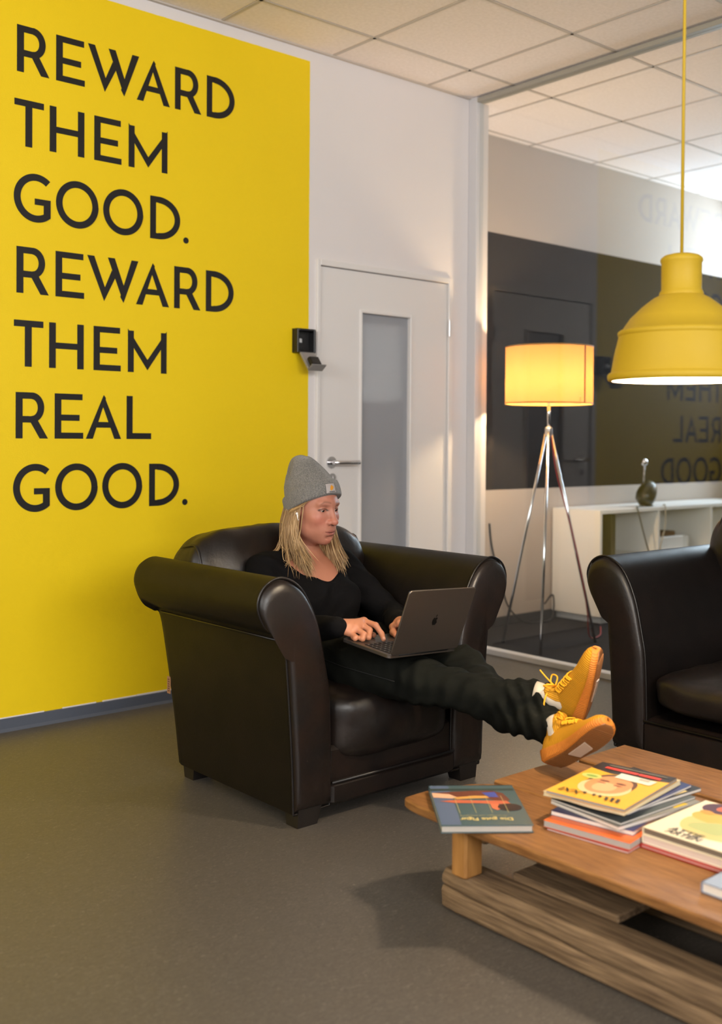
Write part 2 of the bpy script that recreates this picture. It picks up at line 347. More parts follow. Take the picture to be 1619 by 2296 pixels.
# ------------------------------------------------------------------ lettering on the wall
wt = .155
def seg(x0, y0, x1, y1, w=wt): # stroke as quad
    dx, dy = x1-x0, y1-y0; l = math.hypot(dx, dy); nx, ny = -dy/l*w/2, dx/l*w/2
    return [(x0+nx, y0+ny), (x0-nx, y0-ny), (x1-nx, y1-ny), (x1+nx, y1+ny)]
def rect(x0, y0, x1, y1): return [(x0, y0), (x1, y0), (x1, y1), (x0, y1)]
def arc(cx, cy, rx, ry, a0, a1, w=wt, n=40):
    q = []
    for i in range(n):
        a, b = math.radians(a0+(a1-a0)*i/n), math.radians(a0+(a1-a0)*(i+1)/n)
        q.append([(cx+rx*math.cos(a), cy+ry*math.sin(a)), (cx+rx*math.cos(b), cy+ry*math.sin(b)), (cx+(rx-w)*math.cos(b), cy+(ry-w)*math.sin(b)), (cx+(rx-w)*math.cos(a), cy+(ry-w)*math.sin(a))])
    return q
def slant(xb, xt, w=.17, y0=0, y1=1): return [(xb-w/2, y0), (xb+w/2, y0), (xt+w/2, y1), (xt-w/2, y1)]
def glyph(c, W):   # W = width in cap heights
    t = wt
    if c == 'E': return [rect(0, 0, t, 1), rect(t, 0, W, .135), rect(t, 1-.135, W-.02, 1), rect(t, .40, W-.09, .535)]
    if c == 'T': return [rect(0, 1-.14, W, 1), rect(W/2-t/2-.01, 0, W/2+t/2-.01, .86)]
    if c == 'H': return [rect(0, 0, t, 1), rect(W-t, 0, W, 1), rect(t, .43, W-t, .565)]
    if c == 'L': return [rect(0, 0, t, 1), rect(t, 0, W, .14)]
    if c == 'D': return [rect(0, 0, t, 1), rect(t, 0, .22, .14), rect(t, .86, .22, 1)]+arc(.22, .5, W-.22, .5, -90, 90, .148)
    if c == 'R': return [rect(0, 0, t, 1), rect(t, .86, .36, 1), rect(t, .345, .36, .485), [(W-.19, 0), (W, 0), (.49, .41), (.33, .36)]]+arc(.36, .6725, W-.09-.36, .3275, -90, 90, .145)
    if c == 'A': return [[(0, 0), (.17, 0), (W/2+.055, .93), (W/2, 1), (W/2-.045, .9)], [(W-.17, 0), (W, 0), (W/2, 1), (W/2-.06, .84)], rect(W*.24, .255, W*.78, .385)]
    if c == 'M': return [rect(0, 0, t*.98, .96), rect(W-t*.98, 0, W, .96), [(0, 1), (0, .78), (W/2, .06), (W/2, .30)], [(W, 1), (W, .78), (W/2, .06), (W/2, .30)]]
    if c == 'W': return [[(0, 1), (.170, 1), (W*.385, .16), (W*.325, 0)], [(W*.325, 0), (W*.315, .24), (W*.475, .72), (W*.545, .56)], [(W*.395, 1), (W*.530, 1), (W*.765, .20), (W*.705, 0)], [(W*.705, 0), (W*.640, .13), (W-.175, 1), (W, 1)]]
    if c == 'O': return arc(W/2, .5, W/2, .525, 0, 360, .15, 56)
    if c == 'G': return arc(.5, .5, .5, .525, 50, 310, .15, 48)+[rect(W-.155, .10, W, .49), rect(W-.36, .36, W-.15, .49)]
    if c == '.': return [[(W/2+W/2*math.cos(2*math.pi*k/20), W/2-.01+W/2*math.sin(2*math.pi*k/20)) for k in range(20)]]
LW = dict(R=.137, E=.127, W=.240, A=.164, D=.151, T=.124, H=.153, M=.191, G=.155, O=.190, L=.120)
L1 = [('R', -2.648), ('E', -2.482), ('W', -2.341), ('A', -2.112), ('R', -1.922), ('D', -1.756)]
L2 = [('T', -2.658), ('H', -2.509), ('E', -2.311), ('M', -2.150)]
L3 = [('G', -2.660), ('O', -2.481), ('O', -2.269), ('D', -2.044), ('.', -1.876)]
L6 = [('R', -2.650), ('E', -2.484), ('A', -2.345), ('L', -2.155)]
CAP = .187
wl_ = thing('wall_lettering', (-2.25, -.001, .88), 'seven lines of large black capital letters on the yellow wall', 'lettering')
for ln, zb in ((L1, 2.652), (L2, 2.356), (L3, 2.061), (L1, 1.765), (L2, 1.469), (L6, 1.178), (L3, .883)):
    wd_ = thing('word', (ln[0][1]+2.25, 0, zb-.88)); wd_.parent = wl_
    for c, x in ln:
        W = (.028 if c == '.' else LW[c])/CAP
        m = MB()
        for poly in glyph(c, W):
            a2 = sum(poly[i][0]*poly[(i+1) % len(poly)][1]-poly[(i+1) % len(poly)][0]*poly[i][1] for i in range(len(poly)))
            if a2 < 0: poly = poly[::-1]
            m.prism(poly, (.0012+.00004*len(m.f)/6)/CAP, frame((x, -.0002, zb), (CAP, 0, 0), (0, 0, CAP), (0, -CAP, 0)))
        m.build('letter', M['vinyl'], wd_)
from mathutils import noise as mnoise
def nz(x, y, z, s=1.): return mnoise.noise(Vector((x*s, y*s, z*s)))
def cushion(c, h, k=5., n=18, wr=0., wsc=6., tilt=0., bulge=(0, 0, 0)):
    idx = {}; V = []; Fc = []
    def vid(p):
        key = tuple(round(q*n) for q in p)
        if key not in idx: idx[key] = len(V); V.append(p)
        return idx[key]
    for ax in range(3):
        for sgn in (-1, 1):
            for i in range(n):
                for j in range(n):
                    q = []
                    for (a, b) in ((i, j), (i+1, j), (i+1, j+1), (i, j+1)):
                        p = [0, 0, 0]; p[ax] = sgn; p[(ax+1) % 3] = 2*a/n-1; p[(ax+2) % 3] = 2*b/n-1; q.append(vid(tuple(p)))
                    Fc.append(tuple(q if sgn > 0 else q[::-1]))
    out = []; ct, st = math.cos(tilt), math.sin(tilt)
    for p in V:
        l = sum(abs(q)**k for q in p)**(1/k); x, y, z = (q/l for q in p)
        e = [bulge[a]*(1-([x, y, z][(a+1) % 3])**2)*(1-([x, y, z][(a+2) % 3])**2) for a in range(3)]
        P = [x*(h[0]+e[0]), y*(h[1]+e[1]), z*(h[2]+e[2])]
        if wr:
            d = wr*(nz(P[0]+c[0], P[1], P[2], wsc)+.5*abs(nz(P[0], P[1]+9, P[2]*.4, wsc*2.4))); L_ = math.sqrt(sum(q*q for q in (x, y, z)))
            P = [P[0]+d*x/L_, P[1]+d*y/L_, P[2]+d*z/L_]
        out.append((c[0]+P[0], c[1]+P[1]*ct-P[2]*st, c[2]+P[1]*st+P[2]*ct))
    return out, Fc
def cush_ring(c, h, k, x, tilt=0., off=.002, m=48):
    q = (1-abs(x/h[0])**k); pts = []; ct, st = math.cos(tilt), math.sin(tilt)
    for i in range(m+1):
        a = 2*math.pi*i/m; y, z = math.cos(a), math.sin(a); l = ((abs(y)**k+abs(z)**k)/q)**(1/k); P = (x, (h[1]+off)*y/l, (h[2]+off)*z/l)
        pts.append((c[0]+P[0], c[1]+P[1]*ct-P[2]*st, c[2]+P[1]*st+P[2]*ct))
    return pts
ARM = [(.140, .045), (.146, .2), (.160, .4), (.178, .575), (.205, .597), (.250, .628), (.276, .690), (.252, .746), (.190, .768), (.115, .728), (.058, .625), (.022, .48), (.007, .388), (0, .2), (0, .045)]
def arm_profile(s=1.): # closed ring of (dt, z)
    q = crom(ARM, 5)+crom([ARM[-1], ARM[0]], 4)[1:-1]
    return [(a*s, z*s) for a, z in q]
def seat_furniture(name, label, cat, iw, depth, s, seat_n, seat_z, rail_z, back_h, cush_top, loc, rz):
    root = thing(name, (0, 0, 0), label, cat)
    prof = arm_profile(s); yr = lambda z: depth+.13*(z-.05)
    for sg in (-1, 1):
        mk = lambda y, k=1., dy=0.: [(sg*(iw+(a-.11*s)*k+.11*s), (y if y is not None else yr(z))+dy, (z-.4*s)*k+.4*s) for a, z in prof]
        rings = [mk(0.012), mk(.03), mk(.25), mk(.5), mk(None, 1., -.015), mk(None, .985), mk(None, .90, .012)]
        if sg > 0: rings = [r[::-1] for r in rings]
        arm = MB().loft(rings).build('arm', M['leather_matte'], root, flat_angle(50))
        fp = [mk(.012, .985), mk(.0, .975), mk(-.010, .945), mk(-.015, .88), mk(-.017, .6)]
        if sg > 0: fp = [r[::-1] for r in fp]
        fp = [r for r in fp][::-1]
        MB().loft([r[::-1] for r in fp]).build('front_panel', M['leather'], arm, flat_angle(60))
        loop = [(x, y-.002, z) for x, y, z in mk(.006, 1.0)]
        MB().tube(loop+[loop[0]], .0042*s, 6, caps=False).build('piping', M['leather_pipe'], arm, True)
        zz = ARM[3][1]*s; xx = sg*(iw+ARM[3][0]*s+.001)
        MB().tube([(xx, .02, zz), (xx, .3, zz), (xx, yr(zz)-.01, zz)], .004*s, 6).build('seam', M['leather_pipe'], arm, True)
    # outer back, base rail
    bk = MB(); wv = iw+.10*s; rr = []
    for z, ins in ((.05, .01), (.07, 0), (.3, 0), (back_h-.08, 0), (back_h-.02, .012), (back_h, .04)):
        y0, y1 = yr(z)-.10+ins, yr(z)+.02-ins; rr.append([(-wv+ins, y0, z), (wv-ins, y0, z), (wv-ins, y1, z), (-wv+ins, y1, z)])
    bk.loft(rr).build('backrest_frame', M['leather'], root, flat_angle(60))
    ap = MB(); ap.box(-iw-.004, iw+.004, .004, depth-.02, .06, seat_z-.17, b=.012); ap.build('seat_base', M['leather'], root, flat_angle(40))
    ra = MB(); ra.box(-iw-.006, iw+.006, -.014, .08, .045, rail_z, b=.012); rl = ra.build('front_rail', M['leather'], root, flat_angle(40))
    MB().tube([(-iw, -.010, rail_z), (0, -.012, rail_z), (iw, -.010, rail_z)], .005, 6).build('piping', M['leather_pipe'], rl, True)
    sw = 2*iw/seat_n
    for i in range(seat_n):
        cx = -iw+sw*(i+.5); hz = (seat_z-rail_z-.06)/2
        c, h = (cx, .30, seat_z-hz-.012), (sw/2+.003, .322, hz)
        v, f = cushion(c, h, 6., 30, .012, 6., 0, (0, .02, .028)); sc_ = put('seat_cushion', v, f, M['leather'], root, True)
    nb = seat_n; bw = (2*iw+(.27 if nb == 1 else .34))/nb
    for i in range(nb):
        hz = (cush_top-seat_z+.10)/2; cx = (i-(nb-1)/2)*bw; c, h, tl = (cx, depth-.025, cush_top-hz), (bw/2, .095, hz), -.20
        v, f = cushion(c, h, 5.0, 34, .014, 6.5, tl, (0, .025, .008)); bc = put('back_cushion', v, f, M['leather'], root, True)
        for xx in (-.90*h[0], .90*h[0]): MB().tube(cush_ring(c, h, 5.0, xx, tl, -.005), .0060, 6, caps=False).build('piping', M['leather_pipe'], bc, True)
        if nb == 1:
            for xx in (-.12, .13): MB().tube(cush_ring(c, h, 5.0, xx, tl, .002)[8:17], .004, 6).build('seam', M['leather_pipe'], bc, True)
    for sx in (-1, 1):
        for yy, w in ((-.004, 1), (depth-.075, -1)):
            x1, x0 = sx*(iw+.125*s), sx*(iw+.035*s); z1 = .062
            m = MB(); t_ = .014
            m.loft([[(min(x0, x1)+t_*(sx < 0)*0+ (t_ if sx > 0 else 0), yy+.006, 0), (max(x0, x1)-(t_ if sx < 0 else 0), yy+.006, 0), (max(x0, x1)-(t_ if sx < 0 else 0), yy+.062, 0), (min(x0, x1)+(t_ if sx > 0 else 0), yy+.062, 0)],
                    [(min(x0, x1), yy, z1), (max(x0, x1), yy, z1), (max(x0, x1), yy+.075, z1), (min(x0, x1), yy+.075, z1)]]); m.build('leg', M['blackwood'], root)
    root.location = loc; root.rotation_euler = (0, 0, rz); return root
def flat_angle(a): return a
_b = MB.build
def _build(s, name, mat, parent=None, smooth=False, fa=None):
    if smooth and smooth is not True: fa, smooth = smooth, True
    return _b(s, name, mat, parent, smooth, fa)
MB.build = _build
chair = seat_furniture('leather_armchair', 'dark brown leather armchair with rolled arms that the woman sits in', 'armchair', .268, .665, 1., 1, .395, .118, .66, .856, (-2.04, -1.60, 0), 0)
tg = MB(); tg.add([(-.4235, .700, .285), (-.4235, .722, .285), (-.4235, .722, .345), (-.4235, .700, .345), (-.4220, .700, .285), (-.4220, .722, .285), (-.4220, .722, .345), (-.4220, .700, .345)], [(0, 3, 2, 1), (4, 5, 6, 7), (0, 1, 5, 4), (1, 2, 6, 5), (2, 3, 7, 6), (3, 0, 4, 7)])
for k in range(6): tg.box(-.4240, -.4234, .705+.001*(k % 2), .716, .293+k*.008, .297+k*.008)
tg2 = put('brand_tag', [(x, y, z) for x, y, z in tg.v[:8]], tg.f[:6], mat('brown_leather_tag', S(150, 110, 84), .6)); tg2.parent = chair; tag(tg2, 'small brown leather tag stitched into the back seam')
tp = put('tag_print', tg.v[8:], [tuple(i-8 for i in f) for f in tg.f[6:]], mat('tag_print_ink', S(88, 52, 34), .6)); tp.parent = tg2
sofa = seat_furniture('leather_sofa', 'dark brown leather sofa with rolled arms behind the pallet table', 'sofa', .86, .74, .975, 2, .345, .165, .72, .935, (-1.075, -2.765, 0), math.radians(-90))

# ------------------------------------------------------------------ pallet coffee table
tb = thing('pallet_coffee_table', (-2.07, -2.95, 0), 'low coffee table of worn pallet planks on weathered grey beams', 'table')
TOP = .25
def plank(x0, x1, ya, yb, z0, z1, mm, rnd=0., name='plank', wob=.004, seed=0):
    # board running along Y; ya = end towards the armchair
    R = random.Random(seed); n = 16; rings = []
    ys_ = list(np.linspace(ya, yb, n))
    if rnd: ys_ = [ya, ya-.012, ya-.035, ya-.07, ya-.12]+list(np.linspace(ya-.2, yb, n))
    for y in ys_:
        d = ya-y; k = 1.
        if rnd and d < .12: k = math.sqrt(max(0.02, 1-(1-d/.12)**2))
        xa = x0+wob*nz(y*3, seed, 1)+(1-k)*rnd*.10*(x1-x0); xb = x1+wob*nz(y*3, seed, 5)-(1-k)*rnd*.95*(x1-x0); za = z1+.0012*nz(y*4, seed, 9); b = .004
        rings.append([(xa+b, y, z0), (xb-b, y, z0), (xb, y, z0+b), (xb, y, za-b), (xb-b, y, za), ((xa+xb)/2, y, za+.0006), (xa+b, y, za), (xa, y, za-b), (xa, y, z0+b)])
    return MB().loft([r[::-1] for r in rings]).build(name, mm, tb, flat_angle(35))
plank(-2.512, -2.212, -2.135, -3.72, TOP-.024, TOP, M['plank'], .8, seed=3)
plank(-2.206, -1.892, -2.188, -3.70, TOP-.024, TOP, M['plank'], 0, seed=8)
plank(-1.868, -1.640, -2.215, -3.73, TOP-.024, TOP, M['plank'], 0, seed=15)
for k, (xc, w) in enumerate(((-2.435, .105), (-2.07, .10), (-1.70, .10))):
    # heavy beams with a long drying crack in the outer face
    n = 30; rings = []
    for i in range(n+1):
        y = -2.262-1.40*i/n; j = .004
        xa = xc-w/2+j*nz(y*5, k, 2); xb = xc+w/2+j*nz(y*5, k, 7); zt = .101+.003*nz(y*4, k, 4); cz = .062-.020*i/n+.004*nz(y*9, k, 3); g = .024+.008*nz(y*7, k, 8)
        if i == 0: xa += .006; g = .016
        rings.append([(xa+.012, y, .001), (xb-.01, y, .001), (xb, y, .012), (xb, y, zt-.008), (xb-.008, y, zt), (xa+.014, y, zt), (xa+.001, y, zt-.014), (xa, y, cz+.012), (xa+.003, y, cz+.0036), (xa+g, y, cz), (xa+.003, y, cz-.0036), (xa-.002, y, cz-.014), (xa+.002, y, .010)])
    MB().loft([r[::-1] for r in rings]).build('beam', M['beam'], tb, flat_angle(30))
    for yy in (-2.325, -3.22, -3.60):
        bl = MB(); x0, x1 = xc-w/2-.002, xc-w/2+.062; y0, y1 = yy-.026, yy+.026
        bl.box(x0, x1, y0, y1, .099, TOP-.024, b=.006); bl.build('block', M['block'], tb)
for yy in (-2.275, -3.0, -3.6):
    MB().box(-2.36, -1.66, yy-.022, yy+.022, .14, TOP-.025, b=.004).build('cross_batten', M['beam'], tb)

MB().box(-2.40, -1.63, -2.735, -2.425, .102, .122, b=.003).build('deck_board', M['beam'], tb)
MB().box(-2.40, -1.63, -3.40, -3.10, .102, .122, b=.003).build('deck_board', M['beam'], tb)
# ------------------------------------------------------------------ pendant lamp
PC = (-2.009, -2.629)
pl = thing('pendant_lamp', (PC[0], PC[1], H), 'yellow rubber pendant lamp hanging over the pallet table', 'lamp')
M['lampyellow'] = mat('yellow_silicone', S(188, 156, 38), .55, spec=.3)
pr = [(.0, .316), (.030, .3155), (.043, .312), (.0505, .306), (.0525, .301), (.0515, .296), (.0495, .292), (.0495, .226), (.0520, .222), (.0545, .217), (.0545, .212), (.0700, .2035), (.0975, .182), (.125, .155), (.146, .1245), (.1500, .1240), (.1550, .1205), (.1568, .1155), (.1555, .110), (.1540, .1085), (.1640, .065), (.1715, .020), (.1735, .0155), (.178, .0145), (.1812, .009), (.1815, .003), (.1800, -.003), (.1755, -.006), (.1700, -.005)]
inner = [(.1700, -.004), (.1680, .015), (.160, .063), (.1500, .112), (.142, .12), (.121, .151), (.094, .178), (.060, .2), (.045, .21), (.0, .212)]
c0 = (PC[0], PC[1], 1.341)
MB().lathe(pr, c0, 56).build('shade', M['lampyellow'], pl, flat_angle(50))
put('inner_reflector', *(lambda m: (m.v, m.f))(MB().lathe(inner, c0, 48)), mat('white_reflector', S(245, 243, 238), .6), pl, True)
MB().tube([(PC[0], PC[1], 1.655), (PC[0]+.0015, PC[1], 2.2), (PC[0], PC[1], H-.02)], .0042, 8).build('cord', M['lampyellow'], pl, True)
MB().lathe([(.0, -.03), (.045, -.03), (.05, -.02), (.05, 0), (0, 0)], (PC[0], PC[1], H), 32).build('ceiling_cup', M['lampyellow'], pl, flat_angle(40))
MB().cyl((PC[0], PC[1], 1.48), (PC[0], PC[1], 1.56), .02, n=16).build('lamp_holder', M['white_lam'], pl, True)
MB().sphere((PC[0], PC[1], 1.435), .045, 20, 12).build('bulb', emis('pendant_bulb_glow', (1, .80, .56, 1), 560), pl, True)

# ------------------------------------------------------------------ floor lamp behind the glass
LC = (.372, -.262)
fl = thing('floor_lamp', (LC[0], LC[1], 0), 'chrome tripod floor lamp with lit yellow drum shade behind the glass', 'lamp')
def shade_mat():
    m = bpy.data.materials.new('cream_fabric_shade'); m.use_nodes = True; N = m.node_tree.nodes; L = m.node_tree.links; N.remove(N['Principled BSDF'])
    a = N.new('ShaderNodeBsdfDiffuse'); a.inputs[0].default_value = S(180, 146, 88); t = N.new('ShaderNodeBsdfTranslucent'); t.inputs[0].default_value = (.26, .122, .036, 1)
    mx = N.new('ShaderNodeMixShader'); mx.inputs[0].default_value = .5; L.new(a.outputs[0], mx.inputs[1]); L.new(t.outputs[0], mx.inputs[2]); L.new(mx.outputs[0], N['Material Output'].inputs[0]); return m
sr, s0, s1 = .247, 1.392, 1.716
sh = MB().lathe([(sr, s0), (sr, s1)], (LC[0], LC[1], 0), 72).build('shade', shade_mat(), fl, True)
M['shadehem'] = mat('shade_hem', S(196, 140, 60), .7)
MB().lathe([(sr+.0015, s0-.002), (sr+.0015, s0+.006), (sr-.0015, s0+.006), (sr-.0015, s0-.002), (sr+.0015, s0-.002)], (LC[0], LC[1], 0), 72).build('hem', M['shadehem'], sh, True)
MB().lathe([(sr+.0015, s1-.006), (sr+.0015, s1+.002), (sr-.0015, s1+.002), (sr-.0015, s1-.006), (sr+.0015, s1-.006)], (LC[0], LC[1], 0), 72).build('hem', M['shadehem'], sh, True)
sa = math.atan2(-.652, .758)-math.radians(48)   # seam turned towards the sofa side
MB().box(-.005, .005, -.002, .002, s0, s1, Matrix.Translation((LC[0]+sr*math.cos(sa), LC[1]+sr*math.sin(sa), 0)) @ Matrix.Rotation(sa+math.pi/2, 4, 'Z')).build('seam', mat('shade_seam', S(150, 84, 30), .7), sh)
AP = (LC[0], LC[1], 1.243)
MB().cyl((LC[0], LC[1], 1.25), (LC[0], LC[1], 1.43), .0095, n=14).build('stem', M['chrome'], fl, True)
MB().lathe([(0, -.03), (.020, -.03), (.022, -.02), (.022, .012), (.012, .02), (0, .02)], AP, 24).build('collar', M['steel'], fl, flat_angle(40))
for fx, fy in ((.094, -.447), (.298, .003), (.724, -.338)):
    lg = MB(); dx, dy = fx-LC[0], fy-LC[1]; dl = math.hypot(dx, dy)
    lg.tube([(LC[0]+dx/dl*.014, LC[1]+dy/dl*.014, 1.235), (fx, fy, .004)], .0085, 12); L_ = lg.build('leg', M['chrome'], fl, True)
    MB().cyl((fx, fy, 0), (fx, fy, .012), .010, n=12).build('foot', M['black'], L_, True)
cb = crom([(LC[0]+.01, LC[1]-.01, 1.23), (.43, -.275, 1.0), (.52, -.30, .72), (.60, -.325, .42), (.66, -.325, .2), (.72, -.30, .03), (.90, -.24, .006), (1.15, -.06, .006)], 6)
MB().tube(cb, .004, 6).build('red_cord', mat('red_textile_cord', S(150, 40, 34), .6), fl, True)
MB().sphere((LC[0], LC[1], 1.52), .035, 18, 10).build('bulb', emis('floor_lamp_bulb_glow', (1, .70, .40, 1), 880), fl, True)
br = MB()
for k in range(3):
    a = k*2.094+.4; br.tube([(LC[0], LC[1], 1.43), (LC[0]+sr*math.cos(a), LC[1]+sr*math.sin(a), 1.43)], .0025, 6)
br.build('shade_spider', M['steel'], fl, True)

# ------------------------------------------------------------------ meeting room furniture
cb_ = thing('white_sideboard', (2.2, .2, 0), 'low white open shelf unit against the meeting room wall', 'sideboard')
X0, X1, Y0, Y1, ZT = 1.22, 3.22, .0, .388, .735
MB().box(X0+.05, X1-.05, Y0+.03, Y1, 0, .05).build('plinth', M['white_lam'], cb_)
MB().box(X0, X1, Y0, Y1, ZT-.022, ZT).build('top_panel', M['white_lam'], cb_)
MB().box(X0+.02, X1-.02, Y0+.001, Y1, .05, .072).build('bottom_panel', M['white_lam'], cb_)
for x in (X0, X1-.02): MB().box(x, x+.02, Y0, Y1, .05, ZT-.022).build('side_panel', M['white_lam'], cb_)
for x in (1.87, 2.53): MB().box(x, x+.02, Y0+.002, Y1, .072, ZT-.022).build('divider', M['white_lam'], cb_)
MB().box(X0+.02, X1-.02, Y1-.008, Y1-.001, .072, ZT-.022).build('back_panel', M['white_lam'], cb_)
MB().box(X0+.02, X1-.02, Y0+.004, Y1-.009, .40, .418).build('shelf', M['white_lam'], cb_)
tag(MB().box(1.42, 1.47, .06, .33, .418, .70, b=.003).build('box_file', mat('olive_cardboard', S(92, 84, 52), .7)), 'olive box file standing on the white shelf unit', 'box file')
wb = MB().box(1.98, 2.26, .05, .3, .418, .52, b=.006).build('storage_box', M['white_lam']); tag(wb, 'white storage box lying inside the white shelf unit', 'box')
tag(MB().box(2.02, 2.2, .08, .28, .52, .552, b=.004).build('notebook', mat('brown_card', S(96, 66, 46), .7)), 'brown notebook on the white storage box in the shelf unit', 'notebook')
mg = thing('mug', (2.36, .12, .418), 'small white mug on the shelf beside the storage box', 'mug')
MB().lathe([(0, .002), (.03, .0), (.036, .004), (.038, .09), (.034, .09), (.032, .01), (0, .008)], (2.36, .12, .418), 24).build('cup', M['white_lam'], mg, flat_angle(50))
MB().tube(crom([(2.397, .12, .49), (2.425, .12, .485), (2.425, .12, .445), (2.396, .12, .435)], 5), .005, 8).build('handle', M['white_lam'], mg, True)
# desk lamp with a drop-shaped shade standing on the unit
dl_ = thing('desk_lamp', (1.90, .0+.17, ZT), 'small dark drop-shaped desk lamp with thin stem on the white shelf unit', 'lamp')
dm = mat('dark_olive_enamel', S(38, 40, 30), .3)
Mx = Matrix.Translation((1.90, .12, ZT+.078)) @ Matrix.Rotation(math.radians(32), 4, 'Y') @ Matrix.Rotation(math.radians(0), 4, 'X')
MB().lathe([(0.002, .105), (.028, .100), (.050, .075), (.066, .03), (.070, -.01), (.062, -.05), (.035, -.075), (.002, -.082)], (0, 0, 0), 28, Mx, True).build('shade', dm, dl_, True)
MB().tube([(1.885, .13, ZT+.15), (1.885, .13, ZT+.29)], .006, 8).build('stem', M['steel'], dl_, True)
MB().sphere((1.885, .13, ZT+.305), .026, 14, 10).build('joint_ball', M['chrome'], dl_, True)
MB().lathe([(0, 0), (.05, 0), (.05, .006), (0, .008)], (1.90, .12, ZT), 24).build('base', dm, dl_, flat_angle(40))
MB().tube(crom([(1.85, .10, ZT+.006), (1.70, .05, ZT+.006), (1.62, .0, ZT+.008), (1.63, -.012, ZT-.05), (1.70, -.02, .5), (1.80, -.02, .3), (1.84, -.03, .06), (1.9, -.05, .006)], 6), .0055, 6).build('cable', mat('grey_cable', S(96, 94, 84), .5), dl_, True)
tag(MB().tube(crom([(2.0, .05, ZT+.006), (1.94, -.006, ZT+.004), (1.93, -.012, .6), (1.87, -.016, .45), (1.88, -.016, .2), (1.86, -.03, .006)], 6), .0045, 6).build('power_cable', mat('pale_cable', S(170, 164, 148), .5), None, True), 'pale power cable hanging down the front of the white shelf unit', 'cable')
tag(MB().tube(crom([(.60, .392, .66), (.62, .385, .5), (.70, .38, .28), (.76, .37, .12), (.86, .33, .02), (1.0, .28, .006), (1.12, .30, .03), (1.17, .34, .16), (1.12, .37, .10)], 6), .006, 6).build('loose_cable', M['black'], None, True), 'loose dark cable hanging down the white wall behind the floor lamp', 'cable')

# ------------------------------------------------------------------ key safe on the wall
ks = thing('key_safe', (-1.205, -.02, 1.60), 'black wall key safe with its grey flap hanging open beside the door', 'key safe')
kx0, kx1, kz0, kz1 = -1.262, -1.148, 1.604, 1.722
kb = MB(); kb.box(kx0, kx1, -.006, -.0005, kz0, kz1)
for a in ((kx0, kx0+.012, kz0, kz1), (kx1-.012, kx1, kz0, kz1)): kb.box(a[0], a[1], -.046, -.006, a[2], a[3], b=.003)
kb.box(kx0+.012, kx1-.012, -.046, -.006, kz1-.012, kz1, b=.003); kb.box(kx0+.012, kx1-.012, -.046, -.006, kz0, kz0+.010, b=.003)
kb.build('housing', M['black'], ks, flat_angle(40))
MB().box(kx0+.02, kx0+.036, -.036, -.006, 1.650, 1.675, b=.003).build('latch', M['steel'], ks)
Mk = Matrix.Translation(((kx0+kx1)/2, -.046, kz0)) @ Matrix.Rotation(math.radians(-38), 4, 'X')
fm = mat('grey_zinc', S(150, 148, 148), .4, metal=.4)
fp_ = MB(); fp_.box(-.045, .045, -.006, .006, -.105, 0, Mk, b=.003); flp = fp_.build('flap', fm, ks, flat_angle(40))
MB().box(-.030, .032, -.030, -.006, -.098, -.045, Mk, b=.006).build('dial_block', M['black'], flp, flat_angle(40))
MB().box(-.045, .045, -.040, .006, -.112, -.106, Mk, b=.002).build('flap_lip', fm, flp)
# ------------------------------------------------------------------ books and magazines on the table
def text_geo(s, size=1., bold=0.):
    cu = bpy.data.curves.new('t', 'FONT'); cu.body = s; cu.size = size; cu.align_x = 'CENTER'; cu.align_y = 'CENTER'; cu.resolution_u = 3; cu.offset = bold
    ob = bpy.data.objects.new('t', cu); COL.objects.link(ob); bpy.context.view_layer.update()
    me = bpy.data.meshes.new_from_object(ob.evaluated_get(bpy.context.evaluated_depsgraph_get()))
    v = [tuple(q.co) for q in me.vertices]; f = [tuple(p.vertices) for p in me.polygons]
    bpy.data.objects.remove(ob); bpy.data.curves.remove(cu); bpy.data.meshes.remove(me); return v, f
PRINT = {}
def ink(r, g, b, rough=.45):
    k = (r, g, b)
    if k not in PRINT: PRINT[k] = mat('print_ink', S(r, g, b), rough)
    return PRINT[k]
def blob(cx, cy, rx, ry, n=28, wob=0., ph=0.):
    return [(cx+rx*math.cos(2*math.pi*k/n)*(1+wob*math.sin(3*2*math.pi*k/n+ph)), cy+ry*math.sin(2*math.pi*k/n)*(1+wob*math.cos(2*2*math.pi*k/n+ph))) for k in range(n)]
